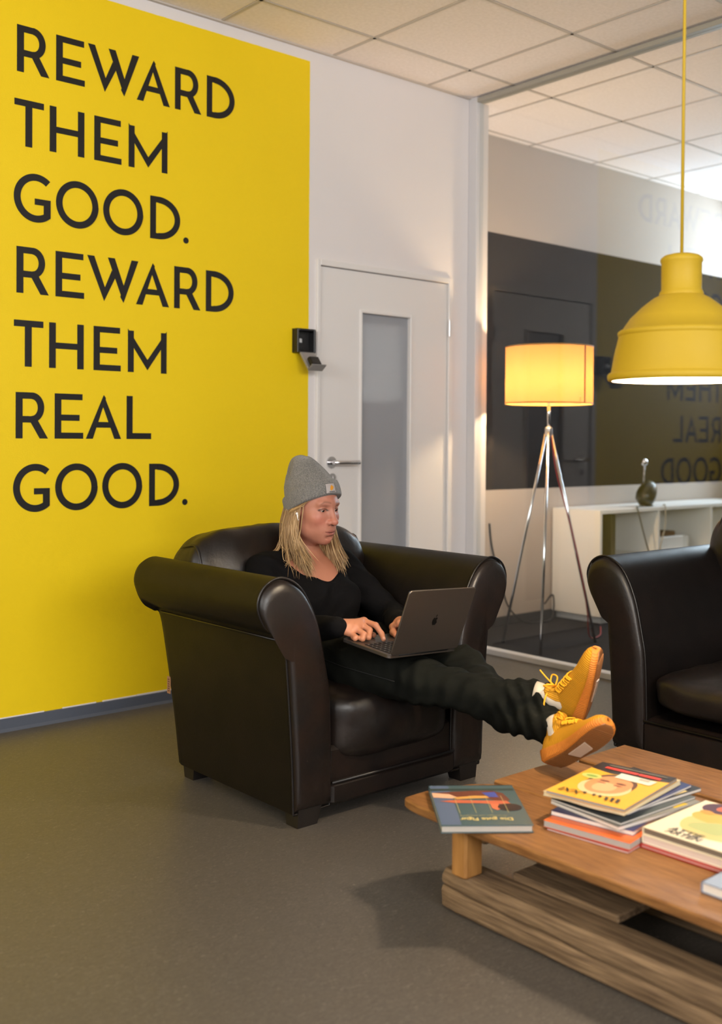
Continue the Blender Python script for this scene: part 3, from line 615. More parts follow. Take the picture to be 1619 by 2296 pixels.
class Pub:
    def __init__(s, name, label, cat, cx, cy, rot, l, w, z0, th, cover, group=None, hard=False, pages=(222, 214, 204), warp=0.):
        s.root = thing(name, (0, 0, 0), label, cat, group); s.top = th; s.l = l; s.w = w; s.lay = 0
        pg = mat('paper_pages', S(*pages), .8, spec=.2, bump=.5, bscale=1., stretch=(1, 1, 900), bdist=.0006); ct = .0022 if hard else .0006; o = .003 if hard else 0.
        def slab(z_a, z_b, e, n=14, b=.0006):
            rings = []
            for i in range(n+1):
                y = -w/2-e+(w+2*e)*i/n; dz = warp*math.sin(3.0*i/n*math.pi+1.)*(.5+.5*math.cos(1.3*i/n))
                rings.append([(-l/2-e, y, z_a+dz), (l/2+e, y, z_a+dz), (l/2+e, y, z_b+dz), (-l/2-e, y, z_b+dz)])
            return MB().loft([r[::-1] for r in rings])
        slab(ct, th-ct, -.0015 if not hard else -.003).build('page_block', pg, s.root)
        a = slab(th-ct, th, 0); b_ = slab(0, ct, 0)
        a.add(b_.v, b_.f)
        if hard: a.box(-l/2, l/2, w/2-.0022, w/2, 0, th) if hard == 'y' else a.box(l/2-.0022, l/2, -w/2, w/2, 0, th)
        s.cov = a.build('cover', mat('cover_stock', S(*cover), .32 if not hard else .3, spec=.5), s.root)
        s.root.location = (cx, cy, z0+.0014); s.root.rotation_euler = (0, 0, math.radians(rot))
    def poly(s, pts, col, name='cover_print'):
        s.lay += 1; z = s.top+.00012*s.lay
        a2 = sum(pts[i][0]*pts[(i+1) % len(pts)][1]-pts[(i+1) % len(pts)][0]*pts[i][1] for i in range(len(pts)))
        if a2 < 0: pts = pts[::-1]
        o = put(name, [(x, y, z) for x, y in pts], [tuple(range(len(pts)))], ink(*col)); o.parent = s.cov; return s
    def text(s, t, cx, cy, size, rot, col, sx=1., bold=0., shear=0.):
        s.lay += 1; v, f = text_geo(t, size, bold); a = math.radians(rot); z = s.top+.00012*s.lay; V = []
        for x, y, _ in v:
            x, y = x*sx+shear*y, y; V.append((cx+x*math.cos(a)-y*math.sin(a), cy+x*math.sin(a)+y*math.cos(a), z))
        o = put('cover_lettering', V, f, ink(*col)); o.parent = s.cov; return s
G = 'magazines stacked on the pallet table'
Pub('magazine', 'thin red magazine at the very bottom of the stack', 'magazine', -2.235, -2.610, 7, .285, .215, .2500, .004, (150, 36, 34), G)
Pub('magazine', 'thick magazine with orange cover near the bottom of the stack', 'magazine', -2.226, -2.597, 9, .290, .225, .2542, .0155, (222, 104, 46), G, pages=(170, 164, 156))
Pub('magazine', 'navy blue magazine lying on the orange one', 'magazine', -2.185, -2.578, 10, .288, .215, .2700, .0105, (40, 44, 92), G)
Pub('magazine', 'grey magazine skewed to the right just above the navy one', 'magazine', -2.168, -2.591, -6, .305, .220, .2808, .0085, (128, 126, 118), G).poly([(.06, -.1), (.11, -.1), (.11, -.07), (.06, -.07)], (206, 170, 40))
Pub('magazine', 'thin slate magazine in the middle of the stack', 'magazine', -2.165, -2.580, -2, .298, .214, .2896, .0050, (74, 82, 84), G)
mk = Pub('magazine', 'black magazine with pale yellow cover lines sticking out to the right', 'magazine', -2.113, -2.562, -4, .298, .214, .2949, .0078, (34, 32, 30), G)
mk.poly([(.03, -.1), (.10, -.1), (.10, -.086), (.03, -.086)], (226, 204, 140)).poly([(.05, -.08), (.10, -.08), (.10, -.07), (.05, -.07)], (226, 204, 140)).poly([(-.06, -.1), (-.02, -.1), (-.02, -.08), (-.06, -.08)], (120, 140, 60)).poly([(-.01, -.1), (.02, -.1), (.02, -.082), (-.01, -.082)], (132, 150, 72)).poly([(-.13, -.1), (-.07, -.1), (-.07, -.09), (-.13, -.09)], (214, 210, 150))
Pub('magazine', 'dark blue magazine below the two topmost ones', 'magazine', -2.140, -2.562, 3, .296, .212, .3030, .0060, (48, 58, 104), G)
Pub('magazine', 'cream magazine with wavy pages second from the top', 'magazine', -2.175, -2.556, 8, .305, .218, .3096, .0110, (210, 196, 160), G, pages=(226, 212, 176), warp=.0012)
mt = Pub('magazine', 'topmost magazine with a bright orange cover and portrait', 'magazine', -2.190, -2.566, 9.5, .300, .207, .3226, .0075, (240, 176, 60), G, pages=(150, 146, 142))
def mp(a, b): return (a-.15, .1035-b)
mt.poly([mp(.238, .0), mp(.2995, .0), mp(.2995, .207), mp(.250, .207), mp(.236, .16), mp(.222, .06)], (40, 34, 32))
mt.poly([(mp(.135, .10)[0]+x, mp(.135, .10)[1]+y) for x, y in blob(0, 0, .088, .066, 30, .05)], (92, 60, 40))
mt.poly([(mp(.112, .10)[0]+x, mp(.112, .10)[1]+y) for x, y in blob(0, 0, .066, .066, 30, .03)], (222, 196, 146))
mt.poly([(mp(.135, .10)[0]+x, mp(.135, .10)[1]+y) for x, y in blob(0, 0, .072, .056, 30, .03)], (206, 142, 92))
mt.poly([(mp(.115, .098)[0]+x, mp(.115, .098)[1]+y) for x, y in blob(0, 0, .034, .030, 24, .05)], (226, 172, 122))
for b in (.078, .122):
    mt.poly([(mp(.158, b)[0]+x, mp(.158, b)[1]+y) for x, y in blob(0, 0, .006, .014, 16)], (110, 62, 44)); mt.poly([(mp(.140, b)[0]+x, mp(.140, b)[1]+y) for x, y in blob(0, 0, .004, .012, 16)], (150, 92, 64))
mt.poly([(mp(.172, .035)[0]+x, mp(.172, .035)[1]+y) for x, y in blob(0, 0, .020, .026, 24)], (188, 196, 110)); mt.poly([(mp(.172, .035)[0]+x, mp(.172, .035)[1]+y) for x, y in blob(0, 0, .006, .016, 16)], (120, 150, 70))
mt.poly([mp(.252, .030), mp(.268, .030), mp(.266, .120), mp(.250, .120)], (214, 62, 46)).poly([mp(.250, .123), mp(.266, .123), mp(.264, .182), mp(.248, .182)], (214, 62, 46)).poly([mp(.278, .030), mp(.284, .030), mp(.282, .19), mp(.276, .19)], (120, 108, 84))
mt.poly([mp(.196, .085), mp(.238, .085), mp(.230, .185), mp(.192, .180)], (232, 222, 200)).poly([mp(.214, .140), mp(.228, .140), mp(.226, .170), mp(.212, .168)], (170, 158, 140))
for k, (b, h) in enumerate(((.178, .030), (.164, .030), (.150, .026))): mt.poly([mp(.022, b), mp(.022+.004, b-.008), mp(.022+h, b-.014), mp(.020+h, b-.005)], (44, 34, 26))
for b in (.128, .112, .088): mt.poly([mp(.034, b), mp(.036, b-.007), mp(.048, b-.008), mp(.046, b)], (60, 44, 30))
mt.text('XXI', mp(.034, .050)[0], mp(.034, .050)[1], .034, 90, (44, 34, 26), 1., .0006, .25)
# teal hardback on the table corner, cover facing the camera upside down
bk = Pub('hardback_book', 'teal hardback with an athlete on its cover on the table corner', 'book', -2.424, -2.331, -38.6, .221, .290, .2502, .0185, (72, 92, 96), None, 'y', (176, 168, 158))
bk.poly([(-.108, -.14), (-.060, -.14), (-.060, .14), (-.108, .14)], (84, 98, 124)).poly([(-.110, .10), (.108, .10), (.108, .118), (-.110, .118)], (50, 62, 58))
bk.poly([(-.108, .085), (-.04, .095), (.0, .10), (.05, .10), (.075, .08), (.085, .03), (.07, .005), (.03, .04), (-.05, .045), (-.108, .05)], (104, 56, 40))
bk.poly([(-.108, .05), (-.108, .085), (-.065, .075), (-.045, .05), (-.06, .042)], (222, 172, 140)).poly([(-.055, .050), (.0, .062), (.03, .06), (.035, .045), (-.05, .036)], (206, 152, 76)).poly([(.02, .085), (.055, .09), (.06, .05), (.035, .05)], (66, 76, 150))
bk.poly([(-.095, .022), (-.05, .03), (.02, .024), (.075, .022), (.082, .0), (.045, -.002), (.0, .006), (-.06, .008)], (190, 98, 66)).poly([(.03, .0), (.05, .0), (.055, -.035), (.04, -.045), (.03, -.03)], (206, 112, 76)).poly(blob(.075, -.025, .030, .026), (48, 34, 30))
for x in (-.055, -.015, .025, .065): bk.poly([(x, .06), (x+.0012, .06), (x+.0012, -.065), (x, -.065)], (190, 176, 120))
bk.text('Die gute Figur', .005, -.107, .026, 180, (224, 200, 128), .86, .0004).text('Grundlagen und Bewegung', .0, -.085, .011, 180, (170, 158, 112), .95)
# art books at the right
Pub('art_book', 'red book lowest in the pile at the right table edge', 'book', -2.168, -2.885, 2, .270, .325, .2500, .0075, (182, 50, 44), None, 'y')
Pub('art_book', 'thick white book between the red one and the illustrated one', 'book', -2.160, -2.880, 2, .266, .318, .2577, .0195, (232, 222, 196), None, 'y', (214, 196, 182))
ab = Pub('art_book', 'white book with painted cover on top of the right pile', 'book', -2.158, -2.888, 1, .272, .330, .2774, .0175, (236, 222, 188), None, 'y', (120, 106, 92))
ab.poly(blob(-.01, .02, .085, .12, 30, .08), (206, 186, 116)).poly(blob(.045, .04, .05, .10, 26, .1, 1.), (214, 166, 72)).poly(blob(-.03, .05, .04, .05, 22, .15, 2.), (170, 176, 110)).poly(blob(-.05, -.06, .045, .05, 22, .12, .5), (176, 176, 96)).poly(blob(.01, -.03, .02, .03, 18, .2), (120, 150, 120)).poly(blob(.10, .10, .035, .05, 24, .1), (70, 40, 52)).poly(blob(.105, .095, .018, .02, 18, .1), (190, 96, 62)).poly(blob(.06, .115, .012, .018, 14), (206, 146, 60))
ab.text('ATTIE', -.098, .075, .034, -90, (58, 46, 40), .9, .0006, .1).text('ARTEN', -.118, .07, .030, -90, (70, 56, 48), .9, .0006, .1)
Pub('notebook', 'pale blue notebook at the right edge of the pallet table', 'notebook', -2.345, -3.055, 0, .145, .21, .2500, .022, (140, 150, 168), None, 'y')
# ------------------------------------------------------------------ signed-distance sculpting
def smin(a, b, k):
    h = np.maximum(k-np.abs(a-b), 0)/k; return np.minimum(a, b)-h*h*k*.25
def smax(a, b, k): return -smin(-a, -b, k)
def ell(p, c, r):
    q = (p-np.float32(c)); r = np.float32(r); k0 = np.sqrt(((q/r)**2).sum(-1)); k1 = np.sqrt(((q/(r*r))**2).sum(-1))+1e-9; return k0*(k0-1)/k1
def cone(p, a, b, ra, rb):
    a = np.float32(a); b = np.float32(b); d = b-a; t = np.clip(((p-a)@d)/(d@d), 0, 1); return np.sqrt((((p-a)-t[..., None]*d)**2).sum(-1))-(ra+(rb-ra)*t)
def chain(p, pts, rs, k=.02):
    s = None
    for i in range(len(pts)-1):
        q = cone(p, pts[i], pts[i+1], rs[i], rs[i+1]); s = q if s is None else smin(s, q, k)
    return s
def grid(lo, hi, h):
    ax = [np.arange(lo[i], hi[i]+h, h, dtype=np.float32) for i in range(3)]
    return np.stack(np.meshgrid(*ax, indexing='ij'), -1)
def surfnet(f, lo, h):
    nx, ny, nz_ = f.shape; ins = f < 0
    acc = np.zeros((nx-1, ny-1, nz_-1, 3), np.float32); cnt = np.zeros((nx-1, ny-1, nz_-1), np.float32)
    sl = lambda d, n: slice(d, n-1+d)
    cor = [(i, j, k) for i in (0, 1) for j in (0, 1) for k in (0, 1)]
    for a in cor:
        for ax in range(3):
            if a[ax]: continue
            b = list(a); b[ax] = 1
            fa = f[sl(a[0], nx), sl(a[1], ny), sl(a[2], nz_)]; fb = f[sl(b[0], nx), sl(b[1], ny), sl(b[2], nz_)]
            m = (fa < 0) != (fb < 0); t = np.where(m, fa/(fa-fb+1e-12), 0)
            for c in range(3): acc[..., c] += np.where(m, a[c]+(t if c == ax else 0), 0)
            cnt += m
    act = cnt > 0; idx = -np.ones(act.shape, np.int64); idx[act] = np.arange(act.sum())
    ijk = np.argwhere(act); V = (ijk+acc[act]/cnt[act][:, None])*h+np.array(lo)
    Q = []
    for ax in range(3):
        b, c = (ax+1) % 3, (ax+2) % 3
        s0 = [slice(None)]*3; s1 = [slice(None)]*3; s0[ax] = slice(0, -1); s1[ax] = slice(1, None)
        A = ins[tuple(s0)]; B = ins[tuple(s1)]; e = np.argwhere(A != B); fl = A[tuple(e.T)]
        ok = (e[:, b] > 0) & (e[:, c] > 0) & (e[:, b] < f.shape[b]-1) & (e[:, c] < f.shape[c]-1); e = e[ok]; fl = fl[ok]
        def cell(db, dc):
            q = e.copy(); q[:, b] += db; q[:, c] += dc; return idx[tuple(q.T)]
        q = np.stack([cell(-1, -1), cell(0, -1), cell(0, 0), cell(-1, 0)], 1); q[~fl] = q[~fl][:, ::-1]; Q.append(q)
    Q = np.concatenate(Q); return V, Q[(Q >= 0).all(1)]
def smooth_mesh(V, Q, it=2, lam=.5):
    V = V.copy(); e = np.concatenate([Q[:, [0, 1]], Q[:, [1, 2]], Q[:, [2, 3]], Q[:, [3, 0]]])
    for _ in range(it):
        s = np.zeros_like(V); n = np.zeros(len(V)); np.add.at(s, e[:, 0], V[e[:, 1]]); np.add.at(n, e[:, 0], 1); np.add.at(s, e[:, 1], V[e[:, 0]]); np.add.at(n, e[:, 1], 1)
        V += lam*(s/np.maximum(n, 1)[:, None]-V)
    return V

# ------------------------------------------------------------------ the woman in the armchair
HO = np.array([-2.030, -1.150, .9396]); HS = 1.054; hy, hp = .140, -.07
Bm = np.array([[-1, 0, 0], [0, -1, 0], [0, 0, 1.]]).T
Rz_ = np.array([[math.cos(hy), -math.sin(hy), 0], [math.sin(hy), math.cos(hy), 0], [0, 0, 1]]); Rx_ = np.array([[1, 0, 0], [0, math.cos(hp), -math.sin(hp)], [0, math.sin(hp), math.cos(hp)]])
HR = Bm @ Rz_ @ Rx_
h2w = lambda q: (np.asarray(q, float)*HS) @ HR.T+HO
w2h = lambda q: ((np.asarray(q, float)-HO) @ HR)/HS
NECK = w2h((-2.03, -1.075, .735))
def head_sdf(p):
    d = ell(p, (0, -.008, .030), (.074, .096, .088))
    d = smin(d, ell(p, (0, .028, -.035), (.0610, .062, .078)), .03)
    d = smin(d, ell(p, (0, .030, -.072), (.0500, .050, .044)), .025)
    ax = np.abs(p[..., 0]); P = p.copy(); P[..., 0] = ax
    d = smin(d, ell(P, (.046, .015, -.068), (.014, .028, .022)), .025)          # jaw angle
    d = smin(d, ell(p, (0, .0640, -.104), (.019, .0175, .0150)), .025)           # chin
    d = smin(d, ell(P, (.040, .052, -.030), (.022, .024, .020)), .022)           # cheek bones
    d = smin(d, ell(p, (0, .0640, -.070), (.033, .022, .030)), .02)              # muzzle
    d = smin(d, cone(P, (.006, .0850, .020), (.042, .0720, .020), .0090, .0075), .016) # brow ridge
    d = smax(d, -ell(P, (.0315, .0960, .001), (.0185, .0185, .0120)), .012)      # eye sockets
    d = smin(d, ell(P, (.0315, .0690, .000), (.0150, .0138, .0132)), .004)       # lids
    d = smax(d, -ell(P, (.0315, .0850, -.0034), (.0138, .0122, .0036)), .0012)   # lid opening
    d = smin(d, cone(p, (0, .0820, .012), (0, .1035, -.034), .0082, .0100), .012) # nose bridge
    d = smin(d, ell(p, (0, .1055, -.0395), (.0118, .0118, .0108)), .008)
    d = smin(d, ell(P, (.0130, .0910, -.0425), (.0080, .0105, .0080)), .006)     # nostril wings
    d = smax(d, -ell(P, (.0062, .0960, -.0500), (.0036, .0060, .0036)), .003)
    pm = p.copy(); pm[..., 2] -= 6.*p[..., 0]**2
    d = smin(d, ell(pm, (0, .0805, -.0715), (.0225, .0115, .0048)), .006)         # upper lip
    d = smin(d, ell(pm, (0, .0800, -.0825), (.0195, .0115, .0056)), .006)         # lower lip
    d = smax(d, -ell(pm, (0, .0950, -.0768), (.0205, .0100, .0011)), .002)
    d = smax(d, -ell(p, (0, .0880, -.0935), (.018, .0078, .0045)), .008)
    d = smin(d, ell(P, (.0740, -.006, -.018), (.0080, .0185, .0300)), .006)      # ears
    d = smin(d, cone(p, (0, -.022, -.065), NECK, .049, .052), .03)
    return d
lo, hi, hh = (-.092, -.112, -.150), (.092, .124, .122), .0017
V1, Q1 = surfnet(head_sdf(grid(lo, hi, hh)), lo, hh); V1 = smooth_mesh(V1, Q1, 1, .5)
L1_ = V1.copy()
def bump_(v, c, r): return np.exp(-(((v-np.array(c))/np.array(r))**2).sum(1))
base = np.array(S(180, 121, 99)[:3]); colr = np.tile(base, (len(V1), 1)); Lm = L1_.copy(); Lm[:, 0] = np.abs(Lm[:, 0])
def mixc(w, c):
    global colr
    w = np.clip(w, 0, 1)[:, None]; colr = colr*(1-w)+np.array(S(*c)[:3])*w
mixc(.45*bump_(Lm, (.042, .07, -.035), (.024, .05, .022)), (196, 110, 92)); mixc(.5*bump_(L1_, (0, .11, -.04), (.014, .02, .014)), (200, 116, 96)); mixc(.4*bump_(L1_, (0, .08, -.108), (.02, .03, .012)), (202, 118, 98)); mixc(.3*bump_(L1_, (0, .09, .045), (.04, .05, .02)), (206, 124, 100))
zm_ = L1_[:, 2]-6.*L1_[:, 0]**2
lw = ((L1_[:, 0]/.0240)**2+((zm_+.0768)/(.0098-.0085*np.clip(np.abs(L1_[:, 0])/.025, 0, 1)**2))**2 < 1) & (L1_[:, 1] > .07); mixc(lw*.55, (164, 90, 84))
mixc(((np.abs(zm_+.0768) < .0012) & (np.abs(L1_[:, 0]) < .023) & (L1_[:, 1] > .07))*.7, (110, 56, 52))
br_c = .0235-.0000+.0035*np.sin(np.clip((Lm[:, 0]-.010)/.038, 0, 1)*math.pi)-.006*np.clip((Lm[:, 0]-.034)/.014, 0, 1)
mixc(np.exp(-((Lm[:, 2]-br_c)/(.0034*(1-.5*np.clip((Lm[:, 0]-.030)/.020, 0, 1))))**2)*np.clip((Lm[:, 0]-.009)/.004, 0, 1)*np.clip((.051-Lm[:, 0])/.006, 0, 1)*(L1_[:, 1] > .05)*.62, (112, 72, 52))
eo = ((Lm[:, 0]-.0315)/.0150)**2+((L1_[:, 2]+.0015)/.0060)**2
mixc(np.exp(-((eo-1)/.42)**2)*(L1_[:, 1] > .06)*(L1_[:, 2] > -.003)*.95, (46, 30, 26)); mixc(np.exp(-((eo-1)/.3)**2)*(L1_[:, 1] > .06)*(L1_[:, 2] <= -.003)*.35, (110, 66, 56))
mixc(.30*bump_(Lm, (.030, .075, -.013), (.014, .02, .006)), (150, 98, 86))
VH = h2w(V1)

# skeleton (metres, world)
SHR, SHL = (-2.205, -1.095, .715), (-1.845, -1.075, .715)
ELR, ELL = (-2.275, -1.255, .535), (-1.775, -1.300, .535)
lapR = np.array([[0.99717, -0.04671, 0.05892], [0.05267, 0.99318, -0.10399], [-0.05367, 0.10680, 0.99283]]); lapO = np.array([-2.097, -1.795, .529])
lap = lambda q: tuple(lapR @ np.array(q, float)+lapO)
WRR, WRL = lap((-.158, .235, .030)), lap((.105, .215, .034))
def torso_sdf(p, e=0.):
    d = ell(p, (-2.03, -1.130, .600), (.165+e, .105+e, .160))
    d = smin(d, ell(p, (-2.025, -1.190, .475), (.160+e, .120+e, .120)), .06)
    d = smin(d, chain(p, [SHR, (-2.03, -1.075, .735), SHL], [.052+e, .070+e, .052+e]), .05)
    d = smin(d, ell(p, (-2.03, -1.145, .675), (.125+e, .080+e, .075+e)), .04)
    for x in (-2.105, -1.955): d = smin(d, ell(p, (x, -1.225, .612), (.070+e, .062+e, .066+e)), .045)
    return d
def arms_sdf(p, e=0.):
    a = chain(p, [SHR, ELR, WRR], [.054+e, .044+e, .027+e], .02); b = chain(p, [SHL, ELL, WRL], [.054+e, .044+e, .027+e], .02); return np.minimum(a, b)
lo, hi, hh = (-2.36, -1.68, .40), (-1.66, -.94, .86), .0055
G2 = grid(lo, hi, hh)
d2 = smin(torso_sdf(G2, -.006), arms_sdf(G2, -.006), .03)
d2 = smin(d2, cone(G2, h2w((0, -.022, -.065)), h2w(NECK), .049*HS, .052*HS), .045)
V2, Q2 = surfnet(d2, lo, hh); V2 = smooth_mesh(V2, Q2, 2)
# hands
def hand(wr, kn, fing, th, lo_pad=.03):
    pts = np.array([wr]+kn+[q for f in fing for q in f]+th); lo = pts.min(0)-lo_pad; hi = pts.max(0)+lo_pad; hh = .0019
    p = grid(lo, hi, hh); d = cone(p, wr, np.mean(kn, 0), .022, .020)
    for i, k in enumerate(kn): d = smin(d, cone(p, np.array(wr)*.8+np.array(k)*.2, k, .0150, .0118-.0006*i), .014)
    for i in range(3): d = smin(d, cone(p, kn[i], kn[i+1], .0108, .0102), .012)
    for i, f in enumerate(fing):
        r0 = (.0098, .0102, .0096, .0084)[i]; c = [kn[i]]+list(f); rr = [r0+.0008, r0*.95, r0*.86, r0*.76]
        d = smin(d, chain(p, c, rr[:len(c)], .004), .0045)
    c = [np.array(wr)*.72+np.array(kn[0])*.28]+list(th); d = smin(d, chain(p, c, [.0165, .0125, .0108, .0088][:len(c)], .006), .010)
    V, Q = surfnet(d, lo, hh); return smooth_mesh(V, Q, 1), Q
kR = [lap(q) for q in ((-.058, .218, .046), (-.086, .207, .043), (-.112, .198, .033), (-.131, .198, .019))]
fR = [[lap(q) for q in f] for f in (((-.053, .168, .045), (-.043, .147, .022), (-.048, .131, .0085)), ((-.078, .168, .031), (-.092, .155, .012), (-.100, .170, .010)), ((-.108, .160, .022), (-.117, .155, .009), (-.121, .170, .009)), ((-.134, .168, .012), (-.137, .168, .008), (-.134, .182, .008)))]
V3, Q3 = hand(WRR, kR, fR, [lap((-.070, .235, .022)), lap((-.050, .205, .012)), lap((-.045, .180, .010))])
kL = [lap(q) for q in ((.055, .165, .045), (.075, .160, .044), (.094, .160, .040), (.110, .165, .032))]
fL = [[lap(q) for q in f] for f in (((.045, .125, .040), (.040, .105, .022), (.040, .098, .009)), ((.066, .118, .042), (.062, .098, .022), (.062, .092, .009)), ((.090, .118, .038), (.086, .100, .020), (.086, .095, .009)), ((.112, .130, .028), (.110, .115, .014), (.109, .110, .009)))]
V4, Q4 = hand(WRL, kL, fL, [lap((.062, .200, .024)), lap((.038, .175, .015)), lap((.030, .155, .010))])
VV = np.concatenate([VH, V2, V3, V4]); n1, n2, n3 = len(VH), len(V2), len(V3)
QQ = np.concatenate([Q1, Q2+n1, Q3+n1+n2, Q4+n1+n2+n3])
chest = np.tile(np.array(S(180, 120, 94)[:3]), (n2, 1)); hands = np.tile(np.array(S(186, 124, 92)[:3]), (len(V3)+len(V4), 1))
def nails(Vh, tips, off):
    for f in tips:
        t = np.array(f[-1]); dr = t-np.array(f[-2]); dr /= np.linalg.norm(dr); q = Vh-(t+dr*.003+lapR[:, 2]*.006); w = np.exp(-((q**2).sum(1)/.0050**2)**2)[:, None]
        hands[off:off+len(Vh)] = hands[off:off+len(Vh)]*(1-.7*w)+np.array(S(226, 178, 160)[:3])*.7*w
nails(V3, fR[:1], 0); nails(V4, fL, len(V3))
person = thing('tmp', (0, 0, 0)); bpy.data.objects.remove(person)
M['skin'] = attr_mat('skin', 'skin_tone', .46, .4, subs=.12, bump=.06, bscale=700, bdist=.0008)
PO = np.array([-2.03, -1.20, .40])
me = bpy.data.meshes.new('person'); me.from_pydata((VV-PO).tolist(), [], QQ.tolist()); me.materials.append(M['skin'])
ca = me.color_attributes.new('skin_tone', 'FLOAT_COLOR', 'POINT'); cc = np.concatenate([colr, chest, hands]); ca.data.foreach_set('color', np.concatenate([cc, np.ones((len(cc), 1))], 1).astype(np.float32).ravel())
me.polygons.foreach_set('use_smooth', [True]*len(me.polygons)); me.update()
person = bpy.data.objects.new('person', me); COL.objects.link(person); person.location = PO
tag(person, 'blonde woman in grey beanie and black clothes reclining in the armchair with a laptop', 'person')

# eyes
M['eye'] = mat('eye_white', S(168, 156, 148), .25); M['iris'] = mat('iris_brown', S(46, 34, 28), .15)
for sx in (1, -1):
    c = np.array((sx*.0315, .0690, -.0005)); m = MB().sphere((0, 0, 0), .0122, 18, 12); e = put('eye', h2w(np.array(m.v)+c), m.f, M['eye'], person, True)
    g = np.array((-.10, 1., -.42)); g /= np.linalg.norm(g); a = np.cross(g, (0, 0, 1.)); a /= np.linalg.norm(a); b = np.cross(a, g)
    ring = [c+.0126*(g*math.cos(t)+math.sin(t)*(a*math.cos(k*math.pi/8)+b*math.sin(k*math.pi/8))) for t in (.05, .25, .5) for k in range(16)]
    put('iris', h2w(ring), [(i*16+k, i*16+(k+1) % 16, i*16+16+(k+1) % 16, i*16+16+k) for i in range(2) for k in range(16)]+[tuple(range(16))], M['iris'], e, True)

# knitted beanie with folded cuff
def bplane(p): return p[..., 2]-(.004+.54*p[..., 1])
lo, hi, hh = (-.115, -.150, -.06), (.115, .130, .215), .0024
p = grid(lo, hi, hh)
crown = ell(p, (0, -.006, .030), (.0820, .1000, .105)); crown = smin(crown, ell(p, (.012, -.052, .112), (.048, .056, .062)), .06)
crown += .0035*np.exp(-((p[..., 0]-.012+.25*(p[..., 2]-.12))/.016)**2)*(p[..., 2] > .10)*(p[..., 1] < -.03)
crown = smax(crown, -ell(p, (.062, -.096, .120), (.026, .040, .046)), .02)
cuff = smax(crown-.0095, np.abs(bplane(p)-.030)-.0300, .005); body_ = smax(crown, -(bplane(p)-.012), .004)
Vb, Qb = surfnet(np.minimum(cuff, body_), lo, hh); Vb = smooth_mesh(Vb, Qb, 1)
def knit():
    m = mat('grey_rib_knit', S(102, 101, 99), .9, spec=.1, col2=S(132, 129, 125), scale=240, detail=2, sheen=.3); N = m.node_tree.nodes; L = m.node_tree.links
    at = N.new('ShaderNodeAttribute'); at.attribute_name = 'rib'; w = N.new('ShaderNodeMath'); w.operation = 'SINE'; k = N.new('ShaderNodeMath'); k.operation = 'MULTIPLY'; k.inputs[1].default_value = 150.
    L.new(at.outputs['Fac'], k.inputs[0]); L.new(k.outputs[0], w.inputs[0]); bp = N.new('ShaderNodeBump'); bp.inputs['Strength'].default_value = .45; bp.inputs['Distance'].default_value = .002
    L.new(w.outputs[0], bp.inputs['Height']); L.new(bp.outputs[0], N['Principled BSDF'].inputs['Normal']); return m
bn = put('beanie', h2w(Vb), Qb, knit(), person, True)
ra_ = bn.data.attributes.new('rib', 'FLOAT', 'POINT'); ra_.data.foreach_set('value', np.arctan2(Vb[:, 0], Vb[:, 1]+.012).astype(np.float32))
tag(bn, 'grey ribbed knit beanie with folded cuff')
def cuffpt(phi, hgt, off):   # point on the cuff: phi from forehead to her right, height above the rim
    r = 1.; dx, dy = math.sin(phi), math.cos(phi)
    for _ in range(40):
        z = .004+.54*(-.006+r*.1*dy)+hgt; q = math.sqrt(max(.02, 1-((z-.030)/.105)**2)); rr = 1/math.sqrt((dx/.0820)**2+(dy/.1000)**2)*q; r = rr/.1
    return (rr*dx+dx*off, -.006+rr*dy+dy*off, z)
def patch(name, p0, p1, h0, h1, off, mm, par, shape=None, n=8):
    v = []; f = []
    for i in range(n+1):
        for j in range(n+1): v.append(cuffpt(p0+(p1-p0)*i/n, h0+(h1-h0)*j/n, off))
    for i in range(n):
        for j in range(n):
            if shape and not shape((i+.5)/n, (j+.5)/n): continue
            a = i*(n+1)+j; f.append((a, a+1, a+n+2, a+n+1))
    return put(name, h2w(v), f, mm, par, True)
pt = patch('patch', .02, .36, .010, .045, .0150, mat('grey_woven_label', S(168, 160, 158), .8), bn)
patch('logo_mark', .04, .24, .018, .042, .0156, mat('orange_thread', S(206, 138, 30), .7), bn, lambda u, v: ((u-.5+(v-.5)*.45)**2/.10+(v-.5)**2/.24 < 1) and not ((u-.1)**2+(v-.95)**2 < .12), 20)
patch('logo_print', .05, .26, .0125, .0150, .0156, mat('dark_thread', S(60, 54, 54), .8), bn)

